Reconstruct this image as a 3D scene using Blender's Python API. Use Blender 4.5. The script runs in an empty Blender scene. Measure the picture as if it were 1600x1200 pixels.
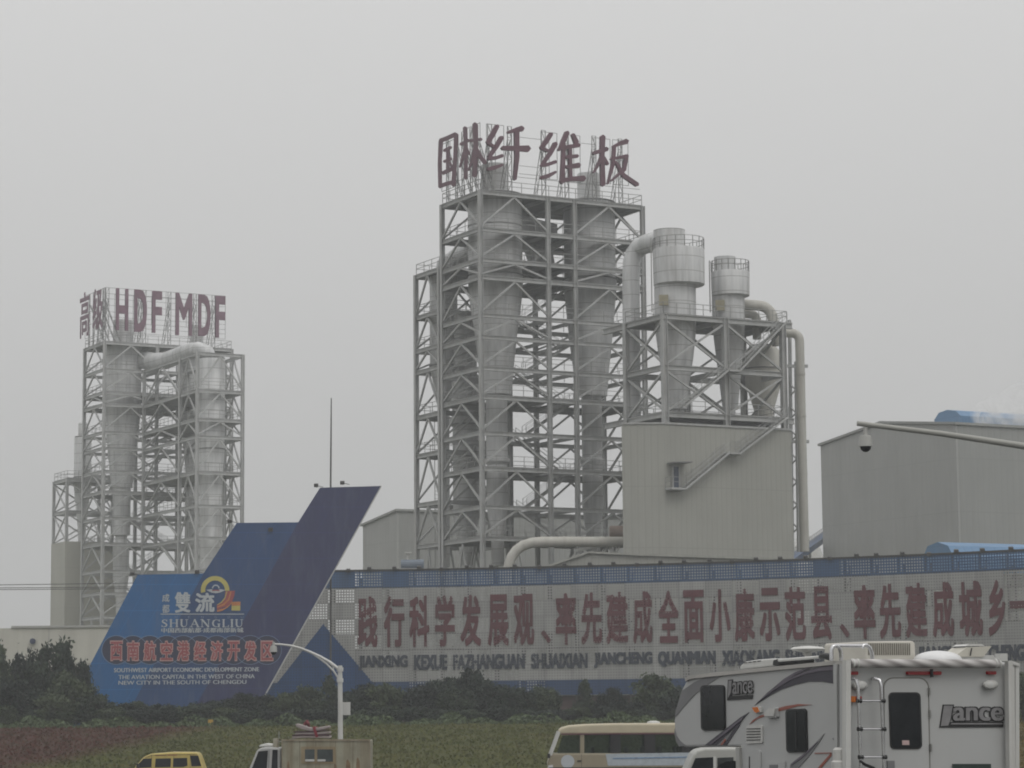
import bpy, bmesh, math, random
import numpy as np
from mathutils import Vector, Matrix
random.seed(7)
rng = np.random.default_rng(7)
R = math.radians
sc = bpy.context.scene
COL = sc.collection

# ------------------------------------------------------------------ camera, sky, sun, exposure
FPX, YH, ROLL, CH = 4000.0, 1105.0, 0.009, 2.9      # focal length and horizon row of the 1600x1200 frame, roll, eye height
_p = math.atan((YH - 600) / FPX)
cF = np.array([0, math.cos(_p), math.sin(_p)])
_r0, _u0 = np.array([1.0, 0, 0]), np.array([0, -math.sin(_p), math.cos(_p)])
cR = _r0 * math.cos(ROLL) - _u0 * math.sin(ROLL)
cU = _u0 * math.cos(ROLL) + _r0 * math.sin(ROLL)
EYE = np.array([0, 0, CH])
cam = bpy.data.objects.new('camera', bpy.data.cameras.new('camera'))
COL.objects.link(cam)
cam.data.lens = 90.0
cam.data.sensor_width = 36.0
cam.data.clip_start = 0.5
cam.data.clip_end = 5000
cam.matrix_world = Matrix(((cR[0], cU[0], -cF[0], 0), (cR[1], cU[1], -cF[1], 0), (cR[2], cU[2], -cF[2], CH), (0, 0, 0, 1)))
sc.camera = cam

OVERCAST = 13.3
SUN_EL, SUN_AZ = 50.0, 150.0      # degrees; azimuth measured from +Y clockwise
w = bpy.data.worlds.new('World')
sc.world = w
w.use_nodes = True
nt = w.node_tree
bg = nt.nodes['Background']
sky = nt.nodes.new('ShaderNodeTexSky')
sky.sky_type = 'NISHITA'
sky.sun_disc = False
sky.sun_elevation = R(SUN_EL)
sky.sun_rotation = R(SUN_AZ)
sky.dust_density = 6.0
sky.ozone_density = 1.0
hs = nt.nodes.new('ShaderNodeHueSaturation')
hs.inputs['Saturation'].default_value = 0.05
nt.links.new(sky.outputs[0], hs.inputs['Color'])
# closed stratus: the standard overcast distribution, three times brighter overhead than at the horizon
tc = nt.nodes.new('ShaderNodeTexCoord')
sx = nt.nodes.new('ShaderNodeSeparateXYZ')
nt.links.new(tc.outputs['Generated'], sx.inputs[0])
ma = nt.nodes.new('ShaderNodeMath')
ma.operation = 'MULTIPLY_ADD'
ma.use_clamp = False
mm = nt.nodes.new('ShaderNodeMath')
mm.operation = 'MAXIMUM'
mm.inputs[1].default_value = 0.0
nt.links.new(sx.outputs[2], mm.inputs[0])
nt.links.new(mm.outputs[0], ma.inputs[0])
ma.inputs[1].default_value = OVERCAST * 2 / 3
ma.inputs[2].default_value = OVERCAST / 3
cl = nt.nodes.new('ShaderNodeCombineColor')
for i_, k_ in enumerate((1.0, .998, .992)):
    mk_ = nt.nodes.new('ShaderNodeMath')
    mk_.operation = 'MULTIPLY'
    mk_.inputs[1].default_value = k_
    nt.links.new(ma.outputs[0], mk_.inputs[0])
    nt.links.new(mk_.outputs[0], cl.inputs[i_])
mx = nt.nodes.new('ShaderNodeMix')
mx.data_type = 'RGBA'
mx.inputs[0].default_value = 0.92
nt.links.new(hs.outputs[0], mx.inputs[6])
nt.links.new(cl.outputs[0], mx.inputs[7])
nt.links.new(mx.outputs[2], bg.inputs['Color'])
bg.inputs['Strength'].default_value = 0.1

sun = bpy.data.objects.new('sun', bpy.data.lights.new('sun', 'SUN'))
COL.objects.link(sun)
sun.data.energy = 0.5
sun.data.angle = R(25)
sun.data.color = (1.0, 0.97, 0.93)
_d = Vector((math.sin(R(SUN_AZ)) * math.cos(R(SUN_EL)), math.cos(R(SUN_AZ)) * math.cos(R(SUN_EL)), math.sin(R(SUN_EL))))
sun.rotation_euler = _d.to_track_quat('Z', 'Y').to_euler()
sun.location = (0, 0, 120)

sc.view_settings.view_transform = 'Standard'
sc.view_settings.look = 'None'
sc.view_settings.exposure = 0.0
sc.view_settings.gamma = 1.0
sc.render.engine = 'CYCLES'
sc.cycles.max_bounces = 6
sc.cycles.diffuse_bounces = 3
sc.cycles.glossy_bounces = 2
sc.cycles.transmission_bounces = 3
sc.cycles.transparent_max_bounces = 12
sc.cycles.volume_bounces = 1
sc.cycles.use_denoising = True
sc.cycles.filter_width = 1.9        # a hand-held compact camera is a touch soft

# ------------------------------------------------------------------ pixel rays of the surveyed photograph
def ray(px, py):
    return cF + cR * ((px - 800) / FPX) + cU * ((600 - py) / FPX)
def WY(px, py, Y):
    d = ray(px, py)
    return EYE + d * (Y / d[1])
def WZ(px, py, Z):
    d = ray(px, py)
    return EYE + d * ((Z - CH) / d[2])
def PL(px, py, P0, n):
    d = ray(px, py)
    return EYE + d * (np.dot(np.array(P0) - EYE, n) / np.dot(d, n))
def proj(P):
    v = np.array(P) - EYE
    z = v @ cF
    return 800 + FPX * (v @ cR) / z, 600 - FPX * (v @ cU) / z
def smooth(t):
    t = min(1, max(0, t))
    return t * t * (3 - 2 * t)
def gz(Y):
    """height of the ground: the road dips away, then a flower bank rises to the works"""
    pts = [(-200, 0), (62, 0), (98, -.6), (110, -.68), (136, -1.45), (144, -1.4), (150, -1.2), (214, 1.5), (222, 1.6), (2000, 1.6)]
    return float(np.interp(Y, [p[0] for p in pts], [p[1] for p in pts]))

# ------------------------------------------------------------------ materials
def nodes(name):
    m = bpy.data.materials.new(name)
    m.use_nodes = True
    t = m.node_tree
    return m, t, t.nodes['Principled BSDF']
def N(t, typ, **kw):
    n = t.nodes.new(typ)
    for k, v in kw.items():
        if k in ('op', 'operation'):
            n.operation = v
        elif hasattr(n, k) and not k.startswith('i'):
            setattr(n, k, v)
    return n
def ramp(t, fac, stops):
    n = t.nodes.new('ShaderNodeValToRGB')
    e = n.color_ramp.elements
    e[0].position, e[0].color = stops[0][0], (*stops[0][1], 1)
    e[1].position, e[1].color = stops[-1][0], (*stops[-1][1], 1)
    for p, c in stops[1:-1]:
        x = e.new(p)
        x.color = (*c, 1)
    t.links.new(fac, n.inputs[0])
    return n.outputs[0]
def pos(t, scale):
    g = t.nodes.new('ShaderNodeNewGeometry')
    m = t.nodes.new('ShaderNodeMapping')
    m.inputs['Scale'].default_value = scale
    t.links.new(g.outputs['Position'], m.inputs[0])
    return m.outputs[0]
def noise(t, vec, scale, detail=4, rough=.6):
    n = t.nodes.new('ShaderNodeTexNoise')
    n.inputs['Scale'].default_value = scale
    n.inputs['Detail'].default_value = detail
    n.inputs['Roughness'].default_value = rough
    t.links.new(vec, n.inputs['Vector'])
    return n.outputs['Fac']
def math2(t, op, a, b=None, c=None):
    n = t.nodes.new('ShaderNodeMath')
    n.operation = op
    for i, v in enumerate((a, b, c)):
        if v is None:
            continue
        if isinstance(v, (int, float)):
            n.inputs[i].default_value = v
        else:
            t.links.new(v, n.inputs[i])
    return n.outputs[0]
def mixc(t, fac, a, b, blend='MIX'):
    n = t.nodes.new('ShaderNodeMix')
    n.data_type = 'RGBA'
    n.blend_type = blend
    if isinstance(fac, (int, float)):
        n.inputs[0].default_value = fac
    else:
        t.links.new(fac, n.inputs[0])
    for i, v in ((6, a), (7, b)):
        if isinstance(v, tuple):
            n.inputs[i].default_value = (*v, 1)
        else:
            t.links.new(v, n.inputs[i])
    return n.outputs[2]
def bump(t, b, h, dist, strength=.6):
    n = t.nodes.new('ShaderNodeBump')
    n.inputs['Distance'].default_value = dist
    n.inputs['Strength'].default_value = strength
    t.links.new(h, n.inputs['Height'])
    t.links.new(n.outputs[0], b.inputs['Normal'])
def mul(c, k):
    return tuple(min(1, x * k) for x in c)

def paint(name, c, rough=.5, var=.15, scale=1.5, metal=0.0, streak=None, spec=.5):
    """painted or coated surface with mottled wear; streak = (colour, amount): vertical dirt runs"""
    m, t, b = nodes(name)
    f = noise(t, pos(t, (1, 1, 1)), scale)
    col = ramp(t, f, [(.3, mul(c, 1 - var)), (.7, mul(c, 1 + var))])
    if streak:
        s = noise(t, pos(t, (1, 1, .06)), streak[2] if len(streak) > 2 else 2.0, 5, .65)
        k = math2(t, 'MULTIPLY', ramp(t, s, [(.45, (0, 0, 0)), (.72, (1, 1, 1))]), streak[1])
        col = mixc(t, k, col, streak[0])
    t.links.new(col, b.inputs['Base Color'])
    b.inputs['Roughness'].default_value = rough
    b.inputs['Metallic'].default_value = metal
    b.inputs['Specular IOR Level'].default_value = spec
    return m
def glass(name, c=(.02, .022, .025), rough=.08):
    m, t, b = nodes(name)
    f = noise(t, pos(t, (1, 1, 1)), 2.0)
    t.links.new(ramp(t, f, [(.3, mul(c, .7)), (.7, mul(c, 1.4))]), b.inputs['Base Color'])
    b.inputs['Roughness'].default_value = rough
    b.inputs['Specular IOR Level'].default_value = .22
    return m
def clear_glass(name, see=.55):
    m, t, b = nodes(name)
    b.inputs['Base Color'].default_value = (.06, .07, .07, 1)
    b.inputs['Roughness'].default_value = .05
    tr = t.nodes.new('ShaderNodeBsdfTransparent')
    tr.inputs[0].default_value = (.75, .8, .78, 1)
    ms = t.nodes.new('ShaderNodeMixShader')
    ms.inputs[0].default_value = see
    t.links.new(b.outputs[0], ms.inputs[1])
    t.links.new(tr.outputs[0], ms.inputs[2])
    t.links.new(ms.outputs[0], t.nodes['Material Output'].inputs[0])
    return m
UD, VD = np.array([.879, .476, 0]), np.array([-.476, .879, 0])     # plan directions of the works
UD /= np.linalg.norm(UD)
VD = np.array([-UD[1], UD[0], 0])
def corrugated(name, c, pitch=.45, d=UD, dark=.88, streak=.12):
    """profiled steel cladding: ribs run vertically along the wall direction d"""
    m, t, b = nodes(name)
    g = t.nodes.new('ShaderNodeNewGeometry')
    v = t.nodes.new('ShaderNodeVectorMath')
    v.operation = 'DOT_PRODUCT'
    v.inputs[1].default_value = tuple(d)
    t.links.new(g.outputs['Position'], v.inputs[0])
    ph = math2(t, 'FRACT', math2(t, 'DIVIDE', v.outputs['Value'], pitch))
    rib = math2(t, 'PINGPONG', ph, .5)
    rib = math2(t, 'SMOOTH_MIN', math2(t, 'MULTIPLY', rib, 4), 1.0, .3)
    f = noise(t, pos(t, (1, 1, .5)), .35, 5)
    col = ramp(t, f, [(.3, mul(c, .93)), (.7, mul(c, 1.06))])
    sheet = t.nodes.new('ShaderNodeTexWhiteNoise')
    sheet.noise_dimensions = '1D'
    t.links.new(math2(t, 'FLOOR', math2(t, 'DIVIDE', v.outputs['Value'], pitch * 4)), sheet.inputs['W'])
    col = mixc(t, 1.0, col, ramp(t, sheet.outputs[0], [(0, (.975, .975, .975)), (1, (1, 1, 1))]), 'MULTIPLY')
    lz = t.nodes.new('ShaderNodeSeparateXYZ')
    t.links.new(g.outputs['Position'], lz.inputs[0])
    lap = math2(t, 'FRACT', math2(t, 'DIVIDE', lz.outputs[2], 6.3))
    col = mixc(t, ramp(t, lap, [(.008, (.5, .5, .5)), (.016, (0, 0, 0))]), col, mul(c, .7))
    s = noise(t, pos(t, (1, 1, .05)), 1.6, 5, .65)
    col = mixc(t, math2(t, 'MULTIPLY', ramp(t, s, [(.48, (0, 0, 0)), (.75, (1, 1, 1))]), streak), col, (.16, .15, .13))
    col = mixc(t, ramp(t, rib, [(.12, (1, 1, 1)), (.3, (0, 0, 0))]), col, mul(c, dark))
    t.links.new(col, b.inputs['Base Color'])
    b.inputs['Roughness'].default_value = .55
    bump(t, b, rib, .04, .5)
    return m

M = {}
M['steel'] = paint('steel_paint', (.36, .366, .362), .6, .14, .5, streak=((.22, .19, .15), .35, 3))
M['steel_far'] = paint('steel_paint_hazed', (.43, .435, .43), .6, .12, .5, streak=((.2, .18, .15), .3, 3))  # distance haze is mixed into this paler steel colour
M['floor_hazed'] = paint('steel_grating_hazed', (.27, .27, .265), .8, .15, .8)  # grating lightened to carry the far tower's haze
M['steel_dark'] = paint('steel_grating', (.16, .16, .155), .8, .15, .8)
M['rail'] = paint('railing_paint', (.26, .26, .25), .6, .15, 1)
M['mast'] = paint('sign_lattice_steel', (.20, .20, .195), .6, .15, 1)
def galv(k=1.0, name='galvanised_shell'):
    m, t, b = nodes(name)
    s = noise(t, pos(t, (1, 1, .05)), 1.1, 6, .7)
    col = ramp(t, s, [(.25, mul((.33, .335, .338), k)), (.5, mul((.54, .545, .545), k)), (.78, mul((.68, .68, .675), k))])
    g = t.nodes.new('ShaderNodeNewGeometry')
    sp = t.nodes.new('ShaderNodeSeparateXYZ')
    t.links.new(g.outputs['Position'], sp.inputs[0])
    zz = math2(t, 'FRACT', math2(t, 'DIVIDE', sp.outputs[2], 1.55))
    col = mixc(t, ramp(t, zz, [(.025, (1, 1, 1)), (.05, (0, 0, 0))]), col, (.25, .25, .24))
    s2 = noise(t, pos(t, (1, 1, .2)), .4, 4, .6)
    col = mixc(t, math2(t, 'MULTIPLY', ramp(t, s2, [(.5, (0, 0, 0)), (.7, (1, 1, 1))]), .45), col, (.20, .19, .17))
    t.links.new(col, b.inputs['Base Color'])
    b.inputs['Roughness'].default_value = .62
    b.inputs['Metallic'].default_value = .12
    return m
M['galv'] = galv()
M['galv_far'] = galv(1.22, 'galvanised_shell_hazed')  # shell colour brightened in place of extra haze on the far tower
M['pipe'] = paint('duct_paint', (.43, .42, .38), .55, .1, .4, streak=((.22, .2, .17), .35, 1.5))
M['rust'] = paint('brown_drum', (.20, .15, .12), .7, .2, .7)
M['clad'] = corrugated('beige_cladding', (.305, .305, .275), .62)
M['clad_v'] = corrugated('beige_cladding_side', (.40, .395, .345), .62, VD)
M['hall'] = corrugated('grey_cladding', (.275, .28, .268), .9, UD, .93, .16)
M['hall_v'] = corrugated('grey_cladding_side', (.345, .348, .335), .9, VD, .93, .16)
M['roof_blue'] = corrugated('blue_roofing', (.10, .21, .36), 1.0, UD, .85, .2)
M['red_letter'] = paint('faded_crimson_letter', (.105, .040, .060), .6, .18, .8, streak=((.09, .04, .05), .4, 2))
M['red_far'] = paint('hazed_plum_letter', (.17, .09, .125), .6, .18, .8)  # plum base colour lifted to include the haze over the far sign
M['lamp_black'] = paint('floodlight_black', (.045, .043, .04), .6, .2, 3)
M['white_conc'] = paint('rendered_wall', (.50, .49, .435), .85, .08, .3, streak=((.25, .24, .2), .35, .6))
M['asphalt'] = paint('asphalt', (.052, .052, .053), .9, .25, 3)
M['line'] = paint('road_paint', (.7, .7, .66), .8, .15, 3)
M['pole'] = paint('pole_white', (.52, .52, .50), .5, .08, 2, streak=((.3, .27, .22), .3, 6))
M['pole_grey'] = paint('pole_grey', (.30, .30, .275), .5, .08, 2)
M['box_grey'] = paint('cabinet_grey', (.36, .36, .34), .55, .08, 2)
M['wall_brown'] = paint('low_brown_wall', (.075, .05, .05), .9, .25, .8)

# ------------------------------------------------------------------ mesh builder and object helpers
WL = {}
class MB:
    def __init__(self):
        self.v, self.f, self.uv = [], [], None
    def add(self, vs, fs):
        o = len(self.v)
        self.v += [tuple(float(c) for c in p) for p in vs]
        self.f += [tuple(i + o for i in q) for q in fs]
    def hexa(self, p):          # 8 points: bottom loop then top loop
        self.add(p, [(0, 3, 2, 1), (4, 5, 6, 7), (0, 1, 5, 4), (1, 2, 6, 5), (2, 3, 7, 6), (3, 0, 4, 7)])
    def box(self, c, ex, ey, ez):
        c, ex, ey, ez = (np.array(k, float) for k in (c, ex, ey, ez))
        self.hexa([c - ex - ey - ez, c + ex - ey - ez, c + ex + ey - ez, c - ex + ey - ez,
                   c - ex - ey + ez, c + ex - ey + ez, c + ex + ey + ez, c - ex + ey + ez])
    def abox(self, x0, x1, y0, y1, z0, z1):
        self.box(((x0 + x1) / 2, (y0 + y1) / 2, (z0 + z1) / 2), ((x1 - x0) / 2, 0, 0), (0, (y1 - y0) / 2, 0), (0, 0, (z1 - z0) / 2))
    def bar(self, p, q, w, h=None, up=(0, 0, 1)):
        p, q = np.array(p, float), np.array(q, float)
        h = w if h is None else h
        d = q - p
        L = np.linalg.norm(d)
        if L < 1e-6:
            return
        d /= L
        up = np.array(up, float)
        if abs(d @ up) > .98:
            up = np.array([UD[0], UD[1], 0])
        s = np.cross(d, up)
        s /= np.linalg.norm(s)
        n = np.cross(s, d)
        self.box((p + q) / 2, s * w / 2, d * L / 2, n * h / 2)
    def ibeam(self, p, q, w, h, up=(0, 0, 1)):
        """H-section: two flanges and a web"""
        p, q = np.array(p, float), np.array(q, float)
        d = q - p
        L = np.linalg.norm(d)
        d /= L
        up = np.array(up, float)
        if abs(d @ up) > .98:
            up = np.array([UD[0], UD[1], 0])
        s = np.cross(d, up)
        s /= np.linalg.norm(s)
        n = np.cross(s, d)
        tf = h * .12
        self.box((p + q) / 2 + n * (h / 2 - tf / 2), s * w / 2, d * L / 2, n * tf / 2)
        self.box((p + q) / 2 - n * (h / 2 - tf / 2), s * w / 2, d * L / 2, n * tf / 2)
        self.box((p + q) / 2, s * w * .12, d * L / 2, n * (h / 2 - tf))
    def tube(self, pts, r, n=8, cap=True):
        pts = [np.array(p, float) for p in pts]
        rs = r if isinstance(r, (list, tuple)) else [r] * len(pts)
        base = len(self.v)
        prev = None
        for i, p in enumerate(pts):
            a = pts[max(0, i - 1)]
            b = pts[min(len(pts) - 1, i + 1)]
            d = (b - a) / (np.linalg.norm(b - a) + 1e-9)
            if prev is None:
                up = np.array([0, 0, 1.0]) if abs(d[2]) < .9 else np.array([1.0, 0, 0])
                s = np.cross(d, up)
            else:
                s = prev - d * (prev @ d)
            s /= np.linalg.norm(s)
            prev = s
            t = np.cross(s, d)
            for k in range(n):
                an = 2 * math.pi * k / n
                self.v.append(tuple(p + rs[i] * (s * math.cos(an) + t * math.sin(an))))
        for i in range(len(pts) - 1):
            for k in range(n):
                a, b = base + i * n + k, base + i * n + (k + 1) % n
                self.f.append((a, b, b + n, a + n))
        if cap:
            self.f.append(tuple(base + k for k in range(n))[::-1])
            self.f.append(tuple(base + (len(pts) - 1) * n + k for k in range(n)))
    def lathe(self, c, prof, n=28):
        """prof: list of (z, r) top to bottom round the vertical axis through c (x, y)"""
        base = len(self.v)
        for z, r in prof:
            for k in range(n):
                an = 2 * math.pi * k / n
                self.v.append((c[0] + r * math.cos(an), c[1] + r * math.sin(an), z))
        for i in range(len(prof) - 1):
            for k in range(n):
                a, b = base + i * n + k, base + i * n + (k + 1) % n
                self.f.append((a, a + n, b + n, b))
        self.f.append(tuple(base + k for k in range(n)))
        self.f.append(tuple(base + (len(prof) - 1) * n + k for k in range(n))[::-1])
    def prism(self, poly, ext):
        poly = [np.array(p, float) for p in poly]
        ext = np.array(ext, float)
        n = len(poly)
        self.add(poly + [p + ext for p in poly],
                 [tuple(range(n))[::-1], tuple(range(n, 2 * n))] + [(i, (i + 1) % n, n + (i + 1) % n, n + i) for i in range(n)])
    def build(self, name, m, parent=None, smooth=False, at=None):
        me = bpy.data.meshes.new(name)
        loc = np.array(WL[parent] if parent is not None else (at if at is not None else (0, 0, 0)), float)
        me.from_pydata([tuple(np.array(p) - loc) for p in self.v], [], self.f)
        if not smooth or True:
            bm = bmesh.new()
            bm.from_mesh(me)
            bmesh.ops.recalc_face_normals(bm, faces=bm.faces)
            bm.to_mesh(me)
            bm.free()
        if smooth:
            me.polygons.foreach_set('use_smooth', [True] * len(me.polygons))
            me.set_sharp_from_angle(angle=R(40))
        if self.uv is not None:
            l = me.uv_layers.new(name='UVMap')
            for lp in me.loops:
                l.data[lp.index].uv = self.uv[lp.vertex_index]
        me.materials.append(m)
        o = bpy.data.objects.new(name, me)
        COL.objects.link(o)
        if parent is not None:
            o.parent = parent
            WL[o] = loc
        else:
            o.location = loc
            WL[o] = loc
        return o
def tag(o, label, cat, group=None):
    o['label'] = label
    o['category'] = cat
    if group:
        o['group'] = group
    return o
def thing(name, label, cat, loc, group=None):
    o = bpy.data.objects.new(name, None)
    o.empty_display_size = .5
    COL.objects.link(o)
    o.location = tuple(float(c) for c in loc)
    WL[o] = np.array(loc, float)
    return tag(o, label, cat, group)
def struct(o, kind='structure'):
    o['kind'] = kind
    return o
def copy_thing(root, loc, label, rotz=None, scale=None):
    r = root.copy()
    COL.objects.link(r)
    r.location = tuple(float(c) for c in loc)
    if rotz is not None:
        r.rotation_euler = (0, 0, rotz)
    if scale is not None:
        r.scale = scale
    r['label'] = label
    for ch in list(root.children):
        c = ch.copy()
        COL.objects.link(c)
        c.parent = r
        for g in list(ch.children):
            d = g.copy()
            COL.objects.link(d)
            d.parent = c
    return r
def glyph(s, bold=0.0, shear=0.0, res=4):
    """outline text as a mesh; x and y scaled to 0..1 of its own box, z to -1..1"""
    cu = bpy.data.curves.new('lettering', 'FONT')
    cu.body = s
    cu.offset = bold
    cu.extrude = .5
    cu.shear = shear
    cu.resolution_u = res
    cu.fill_mode = 'BOTH'
    o = bpy.data.objects.new('lettering', cu)
    COL.objects.link(o)
    dg = bpy.context.evaluated_depsgraph_get()
    dg.update()
    me = bpy.data.meshes.new_from_object(o.evaluated_get(dg))
    v = np.array([tuple(x.co) for x in me.vertices])
    f = [tuple(p.vertices) for p in me.polygons]
    bpy.data.objects.remove(o)
    bpy.data.curves.remove(cu)
    bpy.data.meshes.remove(me)
    lo, hi = v.min(0), v.max(0)
    asp = (hi[0] - lo[0]) / max(1e-6, hi[1] - lo[1])
    v[:, 0] = (v[:, 0] - lo[0]) / max(1e-6, hi[0] - lo[0])
    v[:, 1] = (v[:, 1] - lo[1]) / max(1e-6, hi[1] - lo[1])
    v[:, 2] = v[:, 2] / .5
    return v, f, asp
GL = {}
def bold_glyph(s, bx, by):
    """glyph thickened by (bx, by) of its box: shifted copies merged into one outline, each a hair deeper than the last"""
    if s not in GL:
        GL[s] = glyph(s)
    v, f, _ = GL[s]
    if bx <= 0 and by <= 0:
        return [(v, f)]
    out = []
    for i, (sx_, sy_) in enumerate(((-1, -1), (1, -1), (1, 1), (-1, 1), (0, 0), (-1, 0), (1, 0), (0, 1), (0, -1))):
        q = v.copy()
        q[:, 0] = (bx + q[:, 0] * (1 - 2 * bx)) + sx_ * bx
        q[:, 1] = (by + q[:, 1] * (1 - 2 * by)) + sy_ * by
        q[:, 2] = q[:, 2] * (1 - .03 * i)
        out.append((q, f))
    return out
def put_text(mb, s, P00, P10, P01, n, depth, bx=0.0, by=None):
    P00, P10, P01, n = (np.array(k, float) for k in (P00, P10, P01, n))
    for v, f in bold_glyph(s, bx, bx * .8 if by is None else by):
        mb.add([P00 + (P10 - P00) * a + (P01 - P00) * b + n * (c * depth / 2) for a, b, c in v], f)
def rr(x0, y0, x1, y1, r, k=4):
    out = []
    for cx, cy, a0 in ((x1 - r, y0 + r, -90), (x1 - r, y1 - r, 0), (x0 + r, y1 - r, 90), (x0 + r, y0 + r, 180)):
        for i in range(k + 1):
            a = R(a0 + 90 * i / k)
            out.append((cx + r * math.cos(a), cy + r * math.sin(a)))
    return out
ORD = ['', 'first', 'second', 'third', 'fourth', 'fifth', 'sixth', 'seventh', 'eighth', 'ninth', 'tenth', 'eleventh', 'twelfth', 'thirteenth',
       'fourteenth', 'fifteenth', 'sixteenth', 'seventeenth', 'eighteenth', 'nineteenth', 'twentieth', 'twenty-first', 'twenty-second',
       'twenty-third', 'twenty-fourth', 'twenty-fifth', 'twenty-sixth', 'twenty-seventh', 'twenty-eighth', 'twenty-ninth', 'thirtieth']
def arc(c, e1, e2, r, a0, a1, n=8):
    c, e1, e2 = (np.array(k, float) for k in (c, e1, e2))
    return [c + r * (e1 * math.cos(R(a0 + (a1 - a0) * i / n)) + e2 * math.sin(R(a0 + (a1 - a0) * i / n))) for i in range(n + 1)]
ZU = np.array([0, 0, 1.0])

# ------------------------------------------------------------------ ground, road, meadow
def strip(name, m, x0, x1, ys, dz=0.0, nx=24):
    mb = MB()
    xs = np.linspace(x0, x1, nx + 1)
    for Y in ys:
        for X in xs:
            mb.v.append((X, Y, gz(Y) + dz))
    for j in range(len(ys) - 1):
        for i in range(nx):
            a = j * (nx + 1) + i
            mb.f.append((a, a + 1, a + nx + 2, a + nx + 1))
    return mb.build(name, m)
def ground_mat():
    m, t, b = nodes('grassy_earth')
    f = noise(t, pos(t, (1, 1, 1)), .12, 6)
    t.links.new(ramp(t, f, [(.3, (.035, .045, .018)), (.7, (.075, .075, .032))]), b.inputs['Base Color'])
    b.inputs['Roughness'].default_value = 1
    return m
ys = [-90, -20, 20, 40, 62, 70, 80, 90, 98, 104, 110, 118, 126, 136, 140, 144, 147, 150, 160, 180, 200, 214, 218, 222, 300, 400, 600, 900, 1150]
struct(strip('ground', ground_mat(), -560, 560, ys))
struct(strip('road', M['asphalt'], -300, 300, [22, 40, 62, 70, 80, 90, 98, 104, 110, 118, 126, 136, 140, 143], .02))
mb = MB()
for Y in (47, 62, 82, 99, 124):
    for k in range(-20, 21):
        x = k * 9.0
        mb.add([(x, Y - .08, gz(Y - .08) + .026), (x + 4, Y - .08, gz(Y - .08) + .026), (x + 4, Y + .08, gz(Y + .08) + .026), (x, Y + .08, gz(Y + .08) + .026)], [(0, 1, 2, 3)])
struct(mb.build('road_marking', M['line']))
mb = MB()
mb.abox(-300, 300, 143, 143.3, gz(143) - .3, gz(143) + .14)
struct(mb.build('kerb', M['white_conc']))

RAMP = ramp
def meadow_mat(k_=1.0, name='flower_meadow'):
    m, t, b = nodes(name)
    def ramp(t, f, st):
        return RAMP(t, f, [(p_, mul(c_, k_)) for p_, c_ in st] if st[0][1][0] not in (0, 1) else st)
    p = pos(t, (1, 1, 1))
    f = noise(t, pos(t, (.35, 1, 1)), .5, 6, .7)
    green = ramp(t, f, [(.3, (.058, .072, .022)), (.52, (.098, .106, .034)), (.75, (.140, .118, .048))])
    f2 = noise(t, p, 2.6, 4, .7)
    green = mixc(t, math2(t, 'MULTIPLY', ramp(t, f2, [(.42, (0, 0, 0)), (.6, (1, 1, 1))]), .45), green, (.066, .062, .026))
    g = t.nodes.new('ShaderNodeNewGeometry')
    sp = t.nodes.new('ShaderNodeSeparateXYZ')
    t.links.new(g.outputs['Position'], sp.inputs[0])
    x, y = sp.outputs[0], sp.outputs[1]
    wob = math2(t, 'MULTIPLY', math2(t, 'SUBTRACT', noise(t, p, .25, 4), .5), 5.0)
    # red sage bed on the left: planted left of a slanting line
    e = math2(t, 'ADD', math2(t, 'ADD', x, math2(t, 'MULTIPLY', math2(t, 'SUBTRACT', 211.0, y), .11)), wob)
    k = ramp(t, math2(t, 'MULTIPLY_ADD', e, -.25, -5.9), [(0, (0, 0, 0)), (1, (1, 1, 1))])
    fr = noise(t, p, 1.1, 5, .75)
    red = ramp(t, fr, [(.3, (.052, .050, .025)), (.5, (.080, .040, .028)), (.7, (.108, .030, .028))])
    col = mixc(t, k, green, red)
    # marigold patch near the road, centre
    e2 = math2(t, 'ADD', math2(t, 'SUBTRACT', math2(t, 'MULTIPLY', x, .9), math2(t, 'MULTIPLY', math2(t, 'SUBTRACT', y, 150.0), .55)), wob)
    k2 = ramp(t, math2(t, 'MULTIPLY_ADD', e2, .3, 1.0), [(0, (0, 0, 0)), (1, (1, 1, 1))])
    k2 = math2(t, 'MULTIPLY', k2, ramp(t, y, [(0, (1, 1, 1)), (1, (1, 1, 1))]))
    fo = noise(t, p, 1.6, 5, .8)
    org = ramp(t, fo, [(.4, (.075, .06, .022)), (.58, (.16, .09, .018)), (.7, (.24, .12, .02))])
    col = mixc(t, math2(t, 'MULTIPLY', k2, .6), col, org)
    t.links.new(col, b.inputs['Base Color'])
    b.inputs['Roughness'].default_value = 1
    b.inputs['Specular IOR Level'].default_value = .1
    bump(t, b, noise(t, p, 2.0, 5, .8), .18, .6)
    return m
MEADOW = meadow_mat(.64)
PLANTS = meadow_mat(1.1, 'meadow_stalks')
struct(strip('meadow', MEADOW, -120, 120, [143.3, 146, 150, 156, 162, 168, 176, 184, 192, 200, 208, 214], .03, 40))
# standing stalks and flower heads, one mass
mb = MB()
for i in range(24000):
    Y = 145 + 69 * rng.random() ** .8
    X = (rng.random() - .5) * Y * .44
    h = .07 + .13 * rng.random()
    a = rng.random() * math.pi
    dx, dy = math.cos(a) * .09, math.sin(a) * .09
    z = gz(Y) + .02
    lx, ly = (rng.random() - .5) * .15, (rng.random() - .5) * .15
    mb.add([(X - dx, Y - dy, z), (X + dx, Y + dy, z), (X + lx + dx * .7, Y + ly + dy * .7, z + h), (X + lx - dx * .7, Y + ly - dy * .7, z + h)], [(0, 1, 2, 3)])
o = struct(mb.build('meadow_plants', PLANTS), 'stuff')

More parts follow.
